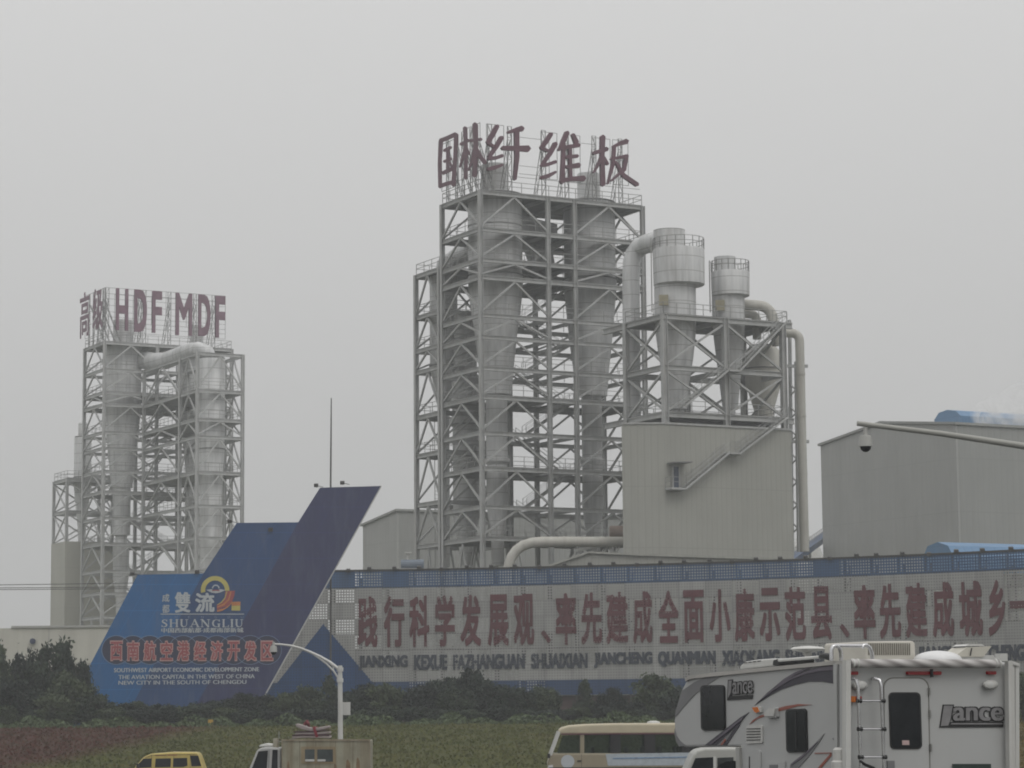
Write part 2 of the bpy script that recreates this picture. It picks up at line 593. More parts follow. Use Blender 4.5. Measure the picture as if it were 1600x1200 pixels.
# ------------------------------------------------------------------ steel towers
def P(O, a, b, z):
    return np.array([O[0] + UD[0] * a + VD[0] * b, O[1] + UD[1] * a + VD[1] * b, z])
def ab(O, q):
    d = np.array(q) - np.array(O)
    return d[0] * UD[0] + d[1] * UD[1], d[0] * VD[0] + d[1] * VD[1]
def railing(pts, closed=False, h=1.15, r=.055, step=1.7, mids=(.55,)):
    mb = MB()
    pts = [np.array(p, float) for p in pts]
    if closed:
        pts = pts + [pts[0]]
    for p, q in zip(pts[:-1], pts[1:]):
        L = np.linalg.norm(q - p)
        for hh in (h, *(h * m for m in mids)):
            mb.bar(p + ZU * hh, q + ZU * hh, r)
        k = max(1, int(round(L / step)))
        for i in range(k + 1):
            c = p + (q - p) * i / k
            mb.bar(c, c + ZU * h, r)
    return mb
def stair(p, q, width, wdir):
    """straight flight from p up to q: stringers, treads and handrails"""
    mb = MB()
    p, q, wd = np.array(p, float), np.array(q, float), np.array(wdir, float)
    for s in (-1, 1):
        o = wd * s * width / 2
        mb.bar(p + o, q + o, .06, .20)
        mb.bar(p + o + ZU * 1.05, q + o + ZU * 1.05, .042)
        mb.bar(p + o + ZU * .55, q + o + ZU * .55, .032)
        k = max(2, int(np.linalg.norm(q - p) / 1.5))
        for i in range(k + 1):
            c = p + (q - p) * i / k + o
            mb.bar(c, c + ZU * 1.05, .05)
    n = max(3, int(abs(q[2] - p[2]) / .24))
    d = np.array([q[0] - p[0], q[1] - p[1], 0])
    d /= np.linalg.norm(d)
    for i in range(n):
        c = p + (q - p) * (i + .5) / n
        mb.box(c, wd * width / 2, d * .13, ZU * .02)
    return mb
def steel_tower(root, O, A, B, Z, gz0, cw=.46, floor='steel_dark', bh=.46, steel='steel', brace_bays=(0,), plats={}, rails=(), inner=True, xbrace=False, back=True, brw=.20, leftbr=True):
    """braced H-column frame on the grid A x B with floors at the heights Z (top first)"""
    st = M[steel]
    for b in B:
        for a in A:
            mb = MB()
            mb.ibeam(P(O, a, b, gz0), P(O, a, b, Z[0]), cw, cw)
            mb.build('column', st, root)
    a0, a1, b0, b1 = A[0], A[-1], B[0], B[-1]
    for z in Z:
        for (p, q) in (((a0, b0), (a1, b0)), ((a0, b0), (a0, b1)), ((a0, b1), (a1, b1)), ((a1, b0), (a1, b1))):
            mb = MB()
            mb.ibeam(P(O, *p, z - bh / 2), P(O, *q, z - bh / 2), cw * .7, bh)
            mb.build('beam', st, root)
        if inner:
            mb = MB()
            for a in A[1:-1]:
                mb.bar(P(O, a, b0, z - bh / 2), P(O, a, b1, z - bh / 2), cw * .55, bh * .8)
            for b in B[1:-1]:
                mb.bar(P(O, a0, b, z - bh / 2), P(O, a1, b, z - bh / 2), cw * .55, bh * .8)
            if mb.v:
                mb.build('joist', st, root)
    zz = list(Z) + [gz0]
    def chev(p, q, zt, zb):
        mb = MB()
        p, q = np.array(p), np.array(q)
        m = (p + q) / 2
        if xbrace:
            mb.bar(P(O, *p, zt - bh), P(O, *q, zb), brw)
            mb.bar(P(O, *(p * .999 + q * .001), zb), P(O, *q, zt - bh), brw * .96)
        else:
            mb.bar(P(O, *m, zt - bh), P(O, *p, zb + .15), brw)
            mb.bar(P(O, *m, zt - bh), P(O, *q, zb + .15), brw)
        mb.build('brace', st, root)
    for zt, zb in zip(zz[:-1], zz[1:]):
        if zb < gz0 + .3 and zt - zb < 1.5:
            continue
        for k in brace_bays:
            chev((A[k], b0), (A[k + 1], b0), zt, zb)
            if back:
                chev((A[k], b1), (A[k + 1], b1), zt, zb)
        if leftbr:
            for k in range(len(B) - 1):
                chev((a0, B[k]), (a0, B[k + 1]), zt, zb)
                chev((a1, B[k]), (a1, B[k + 1]), zt, zb)
    for i, holes in plats.items():
        z = Z[i]
        mb = MB()
        # floor grating laid as slabs around the openings (a0,a1,b0,b1)
        ca = sorted({a0, a1, *(h[0] for h in holes), *(h[1] for h in holes)})
        cb = sorted({b0, b1, *(h[2] for h in holes), *(h[3] for h in holes)})
        for x0, x1 in zip(ca[:-1], ca[1:]):
            for y0, y1 in zip(cb[:-1], cb[1:]):
                xm, ym = (x0 + x1) / 2, (y0 + y1) / 2
                if any(h[0] < xm < h[1] and h[2] < ym < h[3] for h in holes):
                    continue
                mb.box(P(O, xm, ym, z + .06), UD * (x1 - x0) / 2, VD * (y1 - y0) / 2, ZU * .04)
        mb.build('platform', M[floor], root)
    for i in rails:
        z = Z[i] + .1
        e = .05
        railing([P(O, a0 + e, b0 + e, z), P(O, a1 - e, b0 + e, z), P(O, a1 - e, b1 - e, z), P(O, a0 + e, b1 - e, z)], True).build('railing', M['rail'], root)
def cyclone(name, label, c, prof, stub, group, flange=None, mat='galv', outlets=True):
    """cyclone separator: barrel, tapering cone, top outlet; prof = (z, r) for the shell, stub = (z, r)"""
    zb = prof[-1][0]
    r0 = thing(name, label, 'cyclone', (c[0], c[1], zb), group)
    zt = prof[0][0]
    k = next((i for i in range(1, len(prof)) if prof[i][1] < prof[i - 1][1] - .01 and i > 1), len(prof) - 1)
    mb = MB()
    mb.lathe(c, prof[:k])
    mb.build('barrel', M[mat], r0, True)
    mb = MB()
    mb.lathe(c, [(prof[k - 1][0] - .01, prof[k - 1][1] - .01)] + prof[k:])
    mb.build('cone', M[mat], r0, True)
    if stub:
        mb = MB()
        mb.lathe(c, stub)
        mb.build('outlet_pipe', M[mat], r0, True)
    for z, r in (flange or [(zt, prof[0][1] + .1), (prof[k - 1][0], prof[k - 1][1] + .1)]):
        mb = MB()
        mb.lathe(c, [(z + .07, r), (z - .07, r)])
        mb.build('flange', M['steel_dark'], r0, True)
    return r0

# ---- main tower
C1 = WY(750, 297, 276.0)
G1 = 1.6
O1 = np.array([C1[0], C1[1], 0])
def z1(py):
    return WY(752, py, C1[1])[2]
A1 = [0]
for px in (855.5, 897, 1003.5):
    q = WZ(px, 297 + (px - 750) * .0988, C1[2])
    A1.append(ab(O1, q)[0])
bL = ab(O1, WZ(690, 320, C1[2]))[1]
Z1 = [z1(y) for y in (297, 355, 402.5, 430, 489, 523, 572, 617, 673, 729, 789, 838)]
t1 = thing('steel_tower', 'tall grey braced steel tower with two cyclones inside and a five-character crimson roof sign', 'steel tower', (O1[0], O1[1], G1))
cyA, cyB = (4.3, bL * .5), (16.5, bL * .5)
hole = lambda r: [(cyA[0] - r, cyA[0] + r, cyA[1] - r, cyA[1] + r), (cyB[0] - r, cyB[0] + r, cyB[1] - r, cyB[1] + r)]
steel_tower(t1, O1, A1, [0, bL], Z1, G1, brace_bays=(0, 2), plats={0: [], 1: hole(3.2), 2: hole(3.2), 3: hole(3.2), 7: hole(2.4) + [(A1[1] + .4, A1[2] - .4, 1, 8)], 9: hole(2.0) + [(A1[1] + .4, A1[2] - .4, 1, 8)], 11: hole(2)}, rails=(0, 1, 2, 4, 6, 7, 9, 11))
# stairs zigzag in the middle bay
for i in range(1, 11):
    zt, zb = Z1[i], Z1[i + 1]
    bb = 3.2 if i % 2 else 5.6
    pa, qa = (A1[1] - 1.5, A1[2] + 1.2) if i % 2 else (A1[2] + 1.2, A1[1] - 1.5)
    stair(P(O1, pa, bb, zb + .1), P(O1, qa, bb, zt + .1), .9, VD).build('stair', M['steel'], t1)
# annex bay behind the left face
zan = WY(651, 428, 289)[2]
O1b = P(O1, 0, bL + .45, 0)
bA = 6.3
t1b = thing('steel_tower', 'lower braced steel bay attached behind the left face of the tall tower', 'steel tower', (O1b[0], O1b[1], G1))
Zb = [zan] + [WY(660, y, 290)[2] for y in (495, 547, 580, 651, 711, 787, 852)]
steel_tower(t1b, O1b, [0, A1[1]], [.3, bA], Zb, G1, brace_bays=(0,), plats={0: [], 1: [(1.2, 6.3, 1, 5.8)], 4: [(1.2, 6.3, 1, 5.8)], 5: [(1.2, 6.3, 1, 5.8)]}, rails=(0, 1, 2, 4, 5), inner=False)
mb = MB()
for da in (0, .45):
    mb.bar(P(O1b, 2.0 + da, bA - .6, G1), P(O1b, 2.0 + da, bA - .6, Zb[4]), .06)
for k in range(60):
    z = G1 + 1 + k * .42
    if z < Zb[4]:
        mb.bar(P(O1b, 2.0, bA - .6, z), P(O1b, 2.45, bA - .6, z), .04)
mb.build('ladder', M['rail'], t1b)
GC = 'cyclone separators of the works'
ZC = lambda a, b, y: WY(proj(P(O1, a, b, 30))[0], y, P(O1, a, b, 30)[1])[2]
def cyc1(label, a, b, st, pr, fl=None):
    c = P(O1, a, b, 0)
    f = c[1] / FPX
    return cyclone('cyclone_separator', label, (c[0], c[1]), [(ZC(a, b, y), r * f) for y, r in pr], [(ZC(a, b, y), r * f) for y, r in st] if st else None, GC,
                   [(ZC(a, b, y), r * f) for y, r in fl] if fl else None)
cyc1('big galvanised cyclone in the front left bay of the tall tower', *cyA, [(258, 21.5), (262, 22), (306, 22)],
     [(304, 41), (306, 43), (430, 43), (432, 44), (452, 43), (488, 39), (527, 33), (572, 28), (614, 24), (617, 24), (618, 17), (716, 17), (717, 20), (722, 20), (726, 16), (745, 17), (789, 17), (838, 10), (884, 10)], [(306, 44), (432, 45), (355, 43.6)])
cyc1('big galvanised cyclone in the right bay of the tall tower', *cyB, [(272, 18), (276, 18.5), (316, 18.5)],
     [(316, 40), (318, 41), (436, 41), (438, 43), (460, 41), (500, 37), (540, 33), (580, 28), (617, 25), (619, 25), (620, 16), (716, 16), (718, 19), (724, 19), (728, 16), (745, 16), (790, 17), (838, 11), (884, 10)], [(318, 42), (438, 44)])
cyc1('slim grey cyclone in the lower left annex bay of the tall tower', 3.0, 14.9, None,
     [(432, 21), (433, 22), (565, 22), (572, 22), (585, 20), (640, 9), (660, 8), (884, 8)])
cyc1('streaked upright vessel low in the annex between the left posts of the tall tower', 4.6, 12.6, None,
     [(492, 17), (494, 18), (590, 18), (592, 22), (652, 22), (654, 26), (664, 26), (666, 21), (800, 21), (860, 12), (884, 10)])
# feed ducts between the two big cyclones
def duct(name, label, pts, r, mat='pipe', n=14, rings=()):
    mb = MB()
    mb.tube(pts, r, n)
    zs = min(p[2] for p in pts)
    base = pts[0]
    t = thing(name, label, 'duct', base)
    mb.build('pipe', M[mat], t, True)
    if rings:
        mr = MB()
        for i in rings:
            d = np.array(pts[i + 1]) - np.array(pts[i])
            d /= np.linalg.norm(d)
            mr.tube([np.array(pts[i]) - d * .08, np.array(pts[i]) + d * .08], r * 1.09, n)
        mr.build('flange', M[mat], t, True)
    return t
duct('hood_duct', 'slanting sheet metal duct on top of the lower annex bay', [P(O1, 3.0, 14.9, ZC(3, 14.9, 432)), P(O1, 3.0, 14.6, ZC(3, 14.9, 415)), P(O1, 3.6, 12.0, ZC(3.6, 12, 398)), P(O1, 4.0, 8.0, ZC(4, 8, 388))], 1.0, 'galv')
zd = ZC(10, 5, 350)
mb = MB()
mb.prism([P(O1, 7.2, 6.6, zd + 1.4), P(O1, 13.6, 6.9, zd + .6), P(O1, 13.6, 6.9, zd - 2.2), P(O1, 7.2, 6.6, zd - 2.4)], VD * 1.6)
tag(mb.build('inlet_duct', M['galv'], at=P(O1, 10, 7, zd)), 'boxy sheet metal duct linking the two big cyclones near the tower top', 'duct')
mb = MB()
zd2 = ZC(10, 5, 395)
mb.prism([P(O1, 9.2, 7.0, zd2 + 2.6), P(O1, 12.6, 7.0, zd2 + 2.6), P(O1, 13.6, 7.0, zd2 - 2.2), P(O1, 11.2, 7.0, zd2 - 2.2)], VD * 1.3)
tag(mb.build('inlet_duct', M['galv'], at=P(O1, 10, 7, zd2)), 'dark slanting duct dropping beside the right big cyclone of the tower', 'duct')

# ---- roof sign of the main tower: brush-style characters drawn as thick strokes
def stroke_poly(pts, wd):
    pts = [np.array(p, float) for p in pts]
    ws = wd if isinstance(wd, (list, tuple)) else [wd] * len(pts)
    L, Rr = [], []
    for i, p in enumerate(pts):
        a, b = pts[max(0, i - 1)], pts[min(len(pts) - 1, i + 1)]
        d = (b - a) / (np.linalg.norm(b - a) + 1e-9)
        n = np.array([-d[1], d[0]])
        L.append(p + n * ws[i] / 2)
        Rr.append(p - n * ws[i] / 2)
    d0 = (pts[0] - pts[1]) / np.linalg.norm(pts[0] - pts[1])
    d1 = (pts[-1] - pts[-2]) / np.linalg.norm(pts[-1] - pts[-2])
    return L + [pts[-1] + d1 * ws[-1] * .38] + Rr[::-1] + [pts[0] + d0 * ws[0] * .38]
def zoom_pt(p, off, s):
    return off[0] + p[0] / s, off[1] + p[1] / s
S_guo = [([(193, 205), (186, 350), (189, 490)], [22, 18, 18]), ([(190, 200), (240, 180), (288, 158)], 22), ([(290, 160), (283, 300), (272, 478)], [22, 18, 22]), ([(190, 482), (230, 468), (272, 458)], 20),
         ([(214, 262), (256, 240)], 16), ([(214, 330), (258, 312)], 15), ([(205, 402), (264, 375)], 20), ([(238, 255), (236, 395)], 16), ([(247, 335), (264, 362)], 12)]
S_lin = [([(318, 222), (368, 196)], 17), ([(345, 118), (352, 280), (349, 435)], [22, 16, 18]), ([(347, 240), (330, 310), (312, 365)], [14, 14, 9]), ([(354, 245), (370, 285)], 13),
         ([(378, 200), (446, 190)], 16), ([(407, 95), (412, 260), (404, 420)], [26, 22, 22]), ([(408, 240), (388, 330), (366, 385)], [18, 14, 9]), ([(412, 240), (440, 300), (470, 338)], [16, 22, 22])]
S_xian = [([(550, 106), (522, 160), (492, 212)], [26, 30, 24]), ([(492, 212), (530, 236)], 18), ([(578, 178), (545, 235), (502, 298)], [28, 26, 22]), ([(496, 310), (545, 305), (582, 292)], 22), ([(492, 376), (530, 368), (582, 350)], [20, 26, 16]),
          ([(618, 146), (665, 132), (706, 122)], [16, 28, 36]), ([(584, 244), (660, 246), (745, 248)], [26, 30, 40]), ([(672, 140), (674, 300), (661, 440)], [30, 28, 18])]
S_wei = [([(888, 155), (855, 205), (826, 244)], [24, 30, 22]), ([(826, 244), (868, 262)], 18), ([(915, 215), (880, 280), (834, 346)], [28, 26, 20]), ([(828, 352), (870, 346), (915, 330)], 22), ([(828, 430), (870, 418), (915, 394)], [24, 26, 16]),
         ([(988, 146), (965, 200), (938, 258)], [28, 28, 14]), ([(966, 215), (962, 340), (956, 460)], [22, 24, 26]), ([(1024, 160), (1046, 212)], [22, 30]), ([(975, 240), (1062, 226)], 24), ([(985, 300), (1052, 294)], 22), ([(985, 362), (1060, 352)], [22, 34]), ([(950, 447), (1020, 436), (1092, 434)], [28, 26, 36]), ([(1006, 228), (1010, 440)], 20)]
S_ban = [([(1154, 276), (1236, 250)], [22, 28]), ([(1210, 172), (1206, 300), (1212, 474)], [30, 26, 28]), ([(1206, 285), (1184, 345), (1154, 398)], [16, 16, 8]), ([(1216, 300), (1240, 345)], [14, 18]),
         ([(1275, 236), (1318, 216), (1360, 202)], [16, 24, 34]), ([(1282, 236), (1276, 340), (1242, 468)], [20, 20, 9]), ([(1262, 312), (1310, 304), (1362, 294)], [14, 18, 24]), ([(1358, 296), (1344, 380), (1262, 450)], [24, 22, 10]), ([(1290, 330), (1340, 415), (1426, 474)], [14, 26, 26])]
def roof_char(root, strokes, off, s, P0, n, depth):
    mb = MB()
    for k, (pts, wd) in enumerate(strokes):
        poly = [PL(*zoom_pt(p, off, s), P0 + n * (.006 * k), n) for p in stroke_poly(pts, wd)]
        mb.prism(poly, -n * depth)
    return mb.build('character', M['red_letter'], root)
zr = Z1[0]
rs = thing('roof_sign', 'five large crimson brush-style characters on lattice masts along the tall tower roof', 'roof sign', P(O1, 0, 0, zr + .1))
nR, nL = -VD, -UD
pR = P(O1, 0, -.35, zr)
pLf = P(O1, -.35, 0, zr)
for S in (S_guo, S_lin):
    S = [(p_, [k_ * 1.18 for k_ in (w_ if isinstance(w_, list) else [w_] * len(p_))]) for p_, w_ in S]
    roof_char(rs, S, (640, 170), 4.0, pLf, nL, .08)
for S in (S_xian, S_wei, S_ban):
    roof_char(rs, S, (640, 170), 4.0, pR, nR, .35)
def lattice(p, q, wdir, wd, r=.075, zig=1.1):
    """slim lattice mast: two chords and zigzag lacing"""
    mb = MB()
    p, q, wd_ = np.array(p, float), np.array(q, float), np.array(wdir, float) * wd / 2
    mb.bar(p - wd_, q - wd_, r)
    mb.bar(p + wd_, q + wd_, r)
    n = max(2, int(np.linalg.norm(q - p) / zig))
    for i in range(n):
        a = p + (q - p) * i / n
        b = p + (q - p) * (i + 1) / n
        s = 1 if i % 2 else -1
        mb.bar(a + wd_ * s, b - wd_ * s, r * .75)
        mb.bar(b - wd_, b + wd_, r * .6)
    return mb
def sign_frame(root, O, spots, face, zr, ztop, zlow, off=.0, boxes=(), wires=(), lean=2.2):
    e, inn = (UD, VD) if face == 'R' else (VD, UD)
    pt = (lambda k, z, d: P(O, k, d, z)) if face == 'R' else (lambda k, z, d: P(O, d, k, z))
    for k in spots:
        lattice(pt(k, zr + .1, .1), pt(k, ztop, .1), e, .5).build('mast', M['mast'], root)
        lattice(pt(k, zr + .1, lean), pt(k, zr + (ztop - zr) * .8, .25), e, .4, .06).build('back_stay', M['mast'], root)
    mb = MB()
    for k0, k1, za, zb in boxes:
        for z in (za, zb):
            mb.bar(pt(k0, z, .0), pt(k1, z, .0), .05)
        for k in (k0, k1, (k0 + k1) / 2):
            mb.bar(pt(k, za, .0), pt(k, zb, .0), .05)
    for k0, k1, z in wires:
        mb.bar(pt(k0, z, .02), pt(k1, z, .02), .045)
    mb.build('frame', M['mast'], root)
def kR(px, z, O):       # place along the right face for a pixel column at height z
    lo, hi = -5.0, 60.0
    for _ in range(50):
        m = (lo + hi) / 2
        if proj(P(O, m, 0, z))[0] < px:
            lo = m
        else:
            hi = m
    return lo
def kL(px, z, O):
    lo, hi = -2.0, 25.0
    for _ in range(50):
        m = (lo + hi) / 2
        if proj(P(O, 0, m, z))[0] > px:
            lo = m
        else:
            hi = m
    return lo
zt = z1(192)
sign_frame(rs, O1, [kR(x, zr + 4, O1) for x in (766, 797, 850, 886, 929, 970)], 'R', zr, zt + .0, zr,
           boxes=[(kR(760, zt, O1), kR(787, zt, O1), zr + 2.2, zt), (kR(845, zt, O1), kR(870, zt, O1), zr + 2.0, zt - .2), (kR(886, zt, O1), kR(906, zt, O1), zr + 2.0, zt - .2), (kR(928, zt, O1), kR(953, zt, O1), zr + 2.2, zt - .2), (kR(957, zt, O1), kR(981, zt, O1), zr + 2.2, zt - .2)],
           wires=[(kR(812, zt, O1), kR(846, zt, O1), zt - 1.1), (kR(908, zt, O1), kR(930, zt, O1), zt - 1.0), (kR(812, zr, O1), kR(846, zr, O1), zr + 2.3), (kR(812, zr, O1), kR(846, zr, O1), zr + 3.2), (kR(792, zr, O1), kR(1000, zr, O1), zr + 1.9)])
sign_frame(rs, O1, [kL(x, zr + 4, O1) for x in (744, 735, 722, 712, 698)], 'L', zr, zt - .1, zr,
           boxes=[(kL(750, zt, O1), kL(730, zt, O1), zr + 2.2, zt), (kL(716, zt, O1), kL(690, zt, O1), zr + 1.5, zt - .6)],
           wires=[(.3, bL, zr + 2.0)])

# ------------------------------------------------------------------ right-hand plant: cladded box, steel frame and two shorter cyclones
C2 = WY(1037, 490, 262.0)
O2 = np.array([C2[0], C2[1], 0])
z2 = lambda y: WY(1037, y, C2[1])[2]
A2 = [0, ab(O2, WZ(1133.5, 497, C2[2]))[0], ab(O2, WZ(1227, 503, C2[2]))[0]]
bl2 = ab(O2, WZ(980, 505.7, C2[2]))[1]
zbox = z2(663)
def a_at(px, b, z, O=O2):
    lo, hi = -40.0, 80.0
    for _ in range(50):
        m = (lo + hi) / 2
        if proj(P(O, m, b, z))[0] < px:
            lo = m
        else:
            hi = m
    return lo
aL, aR = a_at(974, -.35, zbox), a_at(1236, -.35, zbox)
bx = thing('plant_building', 'beige ribbed metal box building with outside stair, carrying the frame of the two shorter cyclones', 'building', P(O2, 5, 0, 1.6))
mb = MB()
k0 = P(O2, a_at(1038, -.35, zbox), -.35, 1.6)
kl = WY(974.5, 900, k0[1])
kl = np.array([kl[0], k0[1], 1.6])
kb = kl + np.array([ray(974.5, 900)[0], ray(974.5, 900)[1], 0]) * 9
mb.prism([kl, k0, P(O2, aR, -.35, 1.6), P(O2, aR, 11, 1.6), kb], ZU * (zbox - 1.6))
mb.build('wall', M['clad'], bx)
mb = MB()
zt0 = np.array([0, 0, zbox - 1.6 + .07])
mb.bar(k0 + zt0, P(O2, aR + .1, -.35, zbox + .07), .25, .2)
mb.bar(kl + zt0, k0 + zt0, .22, .18)
mb.build('coping', M['steel'], bx)
# doorway with canopy and landing
pb = lambda px, py, off=-.42: PL(px, py, P(O2, 0, off, 0), -VD)
d0, d1 = pb(1051, 764), pb(1061, 764)
dz = pb(1051, 728)[2]
mb = MB()
mb.prism([d0, d1, np.array([d1[0], d1[1], dz]), np.array([d0[0], d0[1], dz])], -VD * .06)
dr = mb.build('door', paint('dark_blue_door', (.035, .05, .085), .5), bx)
mb = MB()
for q in (d0, d1):
    mb.bar(q - VD * .08, np.array([q[0], q[1], dz]) - VD * .08, .14)
mb.bar(np.array([d0[0], d0[1], dz]) - VD * .08, np.array([d1[0], d1[1], dz]) - VD * .08, .14)
mb.build('door_frame', M['steel'], dr)
mb = MB()
c0, c1 = pb(1042, 723), pb(1070, 723)
mb.prism([c0, c1, c1 - VD * 1.5, c0 - VD * 1.5], (0, 0, -.12))
mb.build('canopy', M['steel_dark'], bx)
def oside(px, py, off):
    return PL(px, py, P(O2, 0, off, 0), -VD)
W = 1.0
lo_ = oside(1069, 763, -1.0)
ld = oside(1137, 707, -1.0)
l2 = np.array(ld) + UD * 1.35
tp = oside(1228, 652, -1.0)
mb = MB()
c = oside(1055, 766, -1.0)
e0 = np.array([lo_[0], lo_[1], lo_[2]]) - UD * 1.9
mb.box((np.array(lo_) + e0) / 2 - ZU * .1, UD * .95, VD * .62, ZU * .1)
mb.build('landing', M['steel'], bx)
mb = MB()
mb.box((np.array(ld) + l2) / 2 - ZU * .1, UD * .7, VD * .62, ZU * .1)
mb.build('landing', M['steel'], bx)
stair(lo_, ld, W, VD).build('stair', M['steel'], bx)
stair(l2, tp, W, VD).build('stair', M['steel'], bx)
railing([e0 + VD * .5, e0 - VD * .5, np.array(lo_) - VD * .5], h=1.1).build('railing', M['rail'], bx)
railing([np.array(ld) - VD * .5, l2 - VD * .5], h=1.1).build('railing', M['rail'], bx)

t2 = thing('steel_structure', 'open braced steel structure on the roof of the beige box building', 'steel structure', P(O2, 0, 0, zbox + .16))
Z2 = [C2[2], z2(569.5), z2(643)]
cA = P(O2, a_at(1055, 3.4, 45), 3.4, 0)
cB = P(O2, a_at(1138, 3.6, 45), 3.6, 0)
abA, abB = ab(O2, cA), ab(O2, cB)
hz = [(abA[0] - 2, abA[0] + 2, 1.4, 5.4), (abB[0] - 1.9, abB[0] + 1.9, 1.7, 5.5)]
steel_tower(t2, O2, A2, [0, bl2], Z2, zbox + .16, cw=.58, bh=.56, brace_bays=(0, 1), plats={0: hz, 2: []}, rails=(), xbrace=True, back=True, brw=.21)
railing([P(O2, A2[1] - 1, .05, C2[2] + .1), P(O2, A2[2] + .6, .05, C2[2] + .1), P(O2, A2[2] + .6, bl2, C2[2] + .1), P(O2, 0, bl2 + .05, C2[2] + .1), P(O2, 0, .05, C2[2] + .1), P(O2, A2[1] - 1, .05, C2[2] + .1)]).build('railing', M['rail'], t2)
railing([P(O2, 0, .05, Z2[2] + .1), P(O2, A2[2], .05, Z2[2] + .1), P(O2, A2[2], bl2, Z2[2] + .1), P(O2, 0, bl2, Z2[2] + .1)], True).build('railing', M['rail'], t2)
# cantilevered beams to the left and right of the frame
for z in (Z2[0], Z2[2]):
    for p_, q_ in ((P(O2, 0, bl2 + .3, z - .31), P(O2, 0, bl2 + 4.6, z - .31)), (P(O2, A2[2] + .3, 0, z - .31), P(O2, A2[2] + 1.2, 0, z - .31))):
        mb = MB()
        mb.ibeam(p_, q_, .4, .62)
        mb.build('cantilever', M['steel'], t2)
# added near-black block painting the shade between frame floor and box roof
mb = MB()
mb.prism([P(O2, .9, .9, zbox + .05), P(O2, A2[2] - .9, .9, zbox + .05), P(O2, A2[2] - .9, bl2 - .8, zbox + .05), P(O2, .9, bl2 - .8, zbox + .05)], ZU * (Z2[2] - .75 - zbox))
mb.build('gap_shade_block', paint('gap_shade_dark', (.045, .045, .045), .8), t2)
# stair up the front of the frame
s0, s1 = oside(1064, 638, -.75), oside(1136, 578, -.75)
s2 = np.array(s1) + UD * 1.4
s3 = oside(1226, 503, -.75)
stair(s0, s1, .9, VD).build('stair', M['steel'], t2)
stair(s2, s3, .9, VD).build('stair', M['steel'], t2)
mb = MB()
mb.box((np.array(s1) + s2) / 2 - ZU * .1, UD * .75, VD * .6, ZU * .1)
mb.build('landing', M['steel'], t2)
zc = lambda c, y: WY(proj((c[0], c[1], 40))[0], y, c[1])[2]
def cyc2(label, c, hood, body, stub):
    f = c[1] / FPX
    hx = WY(hood[0], 450, c[1])[0]
    r0 = thing('cyclone_separator', label, 'cyclone', (c[0], c[1], zc(c, body[-1][0])), GC)
    mb = MB()
    mb.lathe((hx, c[1] - .2), [(zc(c, hood[1]), hood[3] * f), (zc(c, hood[1] + 1.5), hood[3] * f + .05), (zc(c, hood[2]), hood[3] * f), (zc(c, hood[2] + 1), hood[3] * f - .1)])
    mb.build('barrel', M['galv'], r0, True)
    mb = MB()
    mb.lathe(c, [(zc(c, q[0]), q[1] * f) for q in body])
    mb.build('cone', M['galv'], r0, True)
    mb = MB()
    sx = WY(stub[0], 380, c[1])[0]
    mb.lathe((sx, c[1]), [(zc(c, stub[1]), stub[3] * f), (zc(c, stub[2]), stub[3] * f)])
    mb.build('outlet_pipe', M['galv'], r0, True)
    zt = zc(c, hood[1])
    rp = hood[3] * f
    railing([(hx + rp * math.cos(k * math.pi / 9), c[1] - .2 + rp * math.sin(k * math.pi / 9), zt) for k in range(18)], True, step=3).build('railing', M['rail'], r0)
    mb = MB()
    for da in (-.25, .25):
        mb.bar((hx - rp - .25, c[1] - 1.2 + da, zc(c, 490)), (hx - rp - .25, c[1] - 1.2 + da, zt + 1.1), .06)
    for k in range(40):
        z = zc(c, 490) + k * .4
        if z < zt + 1:
            mb.bar((hx - rp - .25, c[1] - 1.45, z), (hx - rp - .25, c[1] - .95, z), .045)
    mb.build('ladder', M['rail'], r0)
    mb = MB()
    w0, w1 = WY(body[0][2], body[0][3], c[1] - body[1][1] * f - .12), None
    mb.box(w0, (.48, 0, 0), (0, .16, 0), (0, 0, .55))
    mb.build('hatch', paint('hatch_yellow_grey', (.26, .235, .16), .7), r0)
    return r0
cyc2('shorter wide-hooded cyclone with yellow hatch, left of the pair on the box building', cA, (1061, 391, 446, 40.5), [(420, 33, 1037, 469), (440, 33), (492, 33), (520, 32), (560, 27), (600, 20), (640, 16), (641, 10), (655, 10)], (1046, 360, 395, 25))
cyc2('smaller hooded cyclone on the right of the pair above the box building', cB, (1141, 426, 463, 30), [(440, 26, 1125, 477), (455, 26), (496, 26), (530, 24), (575, 19), (640, 12), (641, 8), (655, 8)], (1132, 402, 428, 17))
# ducts around the frame
def elbow(px_pts, Y, n=6):
    pts = [WY(x, y, Y) for x, y in px_pts]
    out = [pts[0]]
    for i in range(1, len(pts) - 1):
        a, b, c_ = (np.array(k) for k in (pts[i - 1], pts[i], pts[i + 1]))
        la, lc = np.linalg.norm(a - b), np.linalg.norm(c_ - b)
        d = min(la, lc) * .48
        p0, p1 = b + (a - b) / la * d, b + (c_ - b) / lc * d
        for k in range(n + 1):
            t_ = k / n
            out.append(p0 * (1 - t_) ** 2 + 2 * b * t_ * (1 - t_) + p1 * t_ ** 2)
    out.append(pts[-1])
    return out
mb = MB()
YA = P(O2, 0, bl2, 0)[1] + 2.2
el = [WY(x, y, cA[1] + (YA - cA[1]) * min(1, max(0, (1040 - x) / 45))) for x, y in ((1040, 379), (1024, 378), (1010, 381), (998, 387), (990.5, 397), (987, 411), (986, 430), (986.6, 520), (988, 662))]
duct('bent_duct', 'thick bent galvanised duct from the left hooded cyclone down its frame', el, [15 * YA / FPX * k for k in (1.1, 1.1, 1.02, .96, .94, .94, .94, .92, .92)], 'galv', 18)
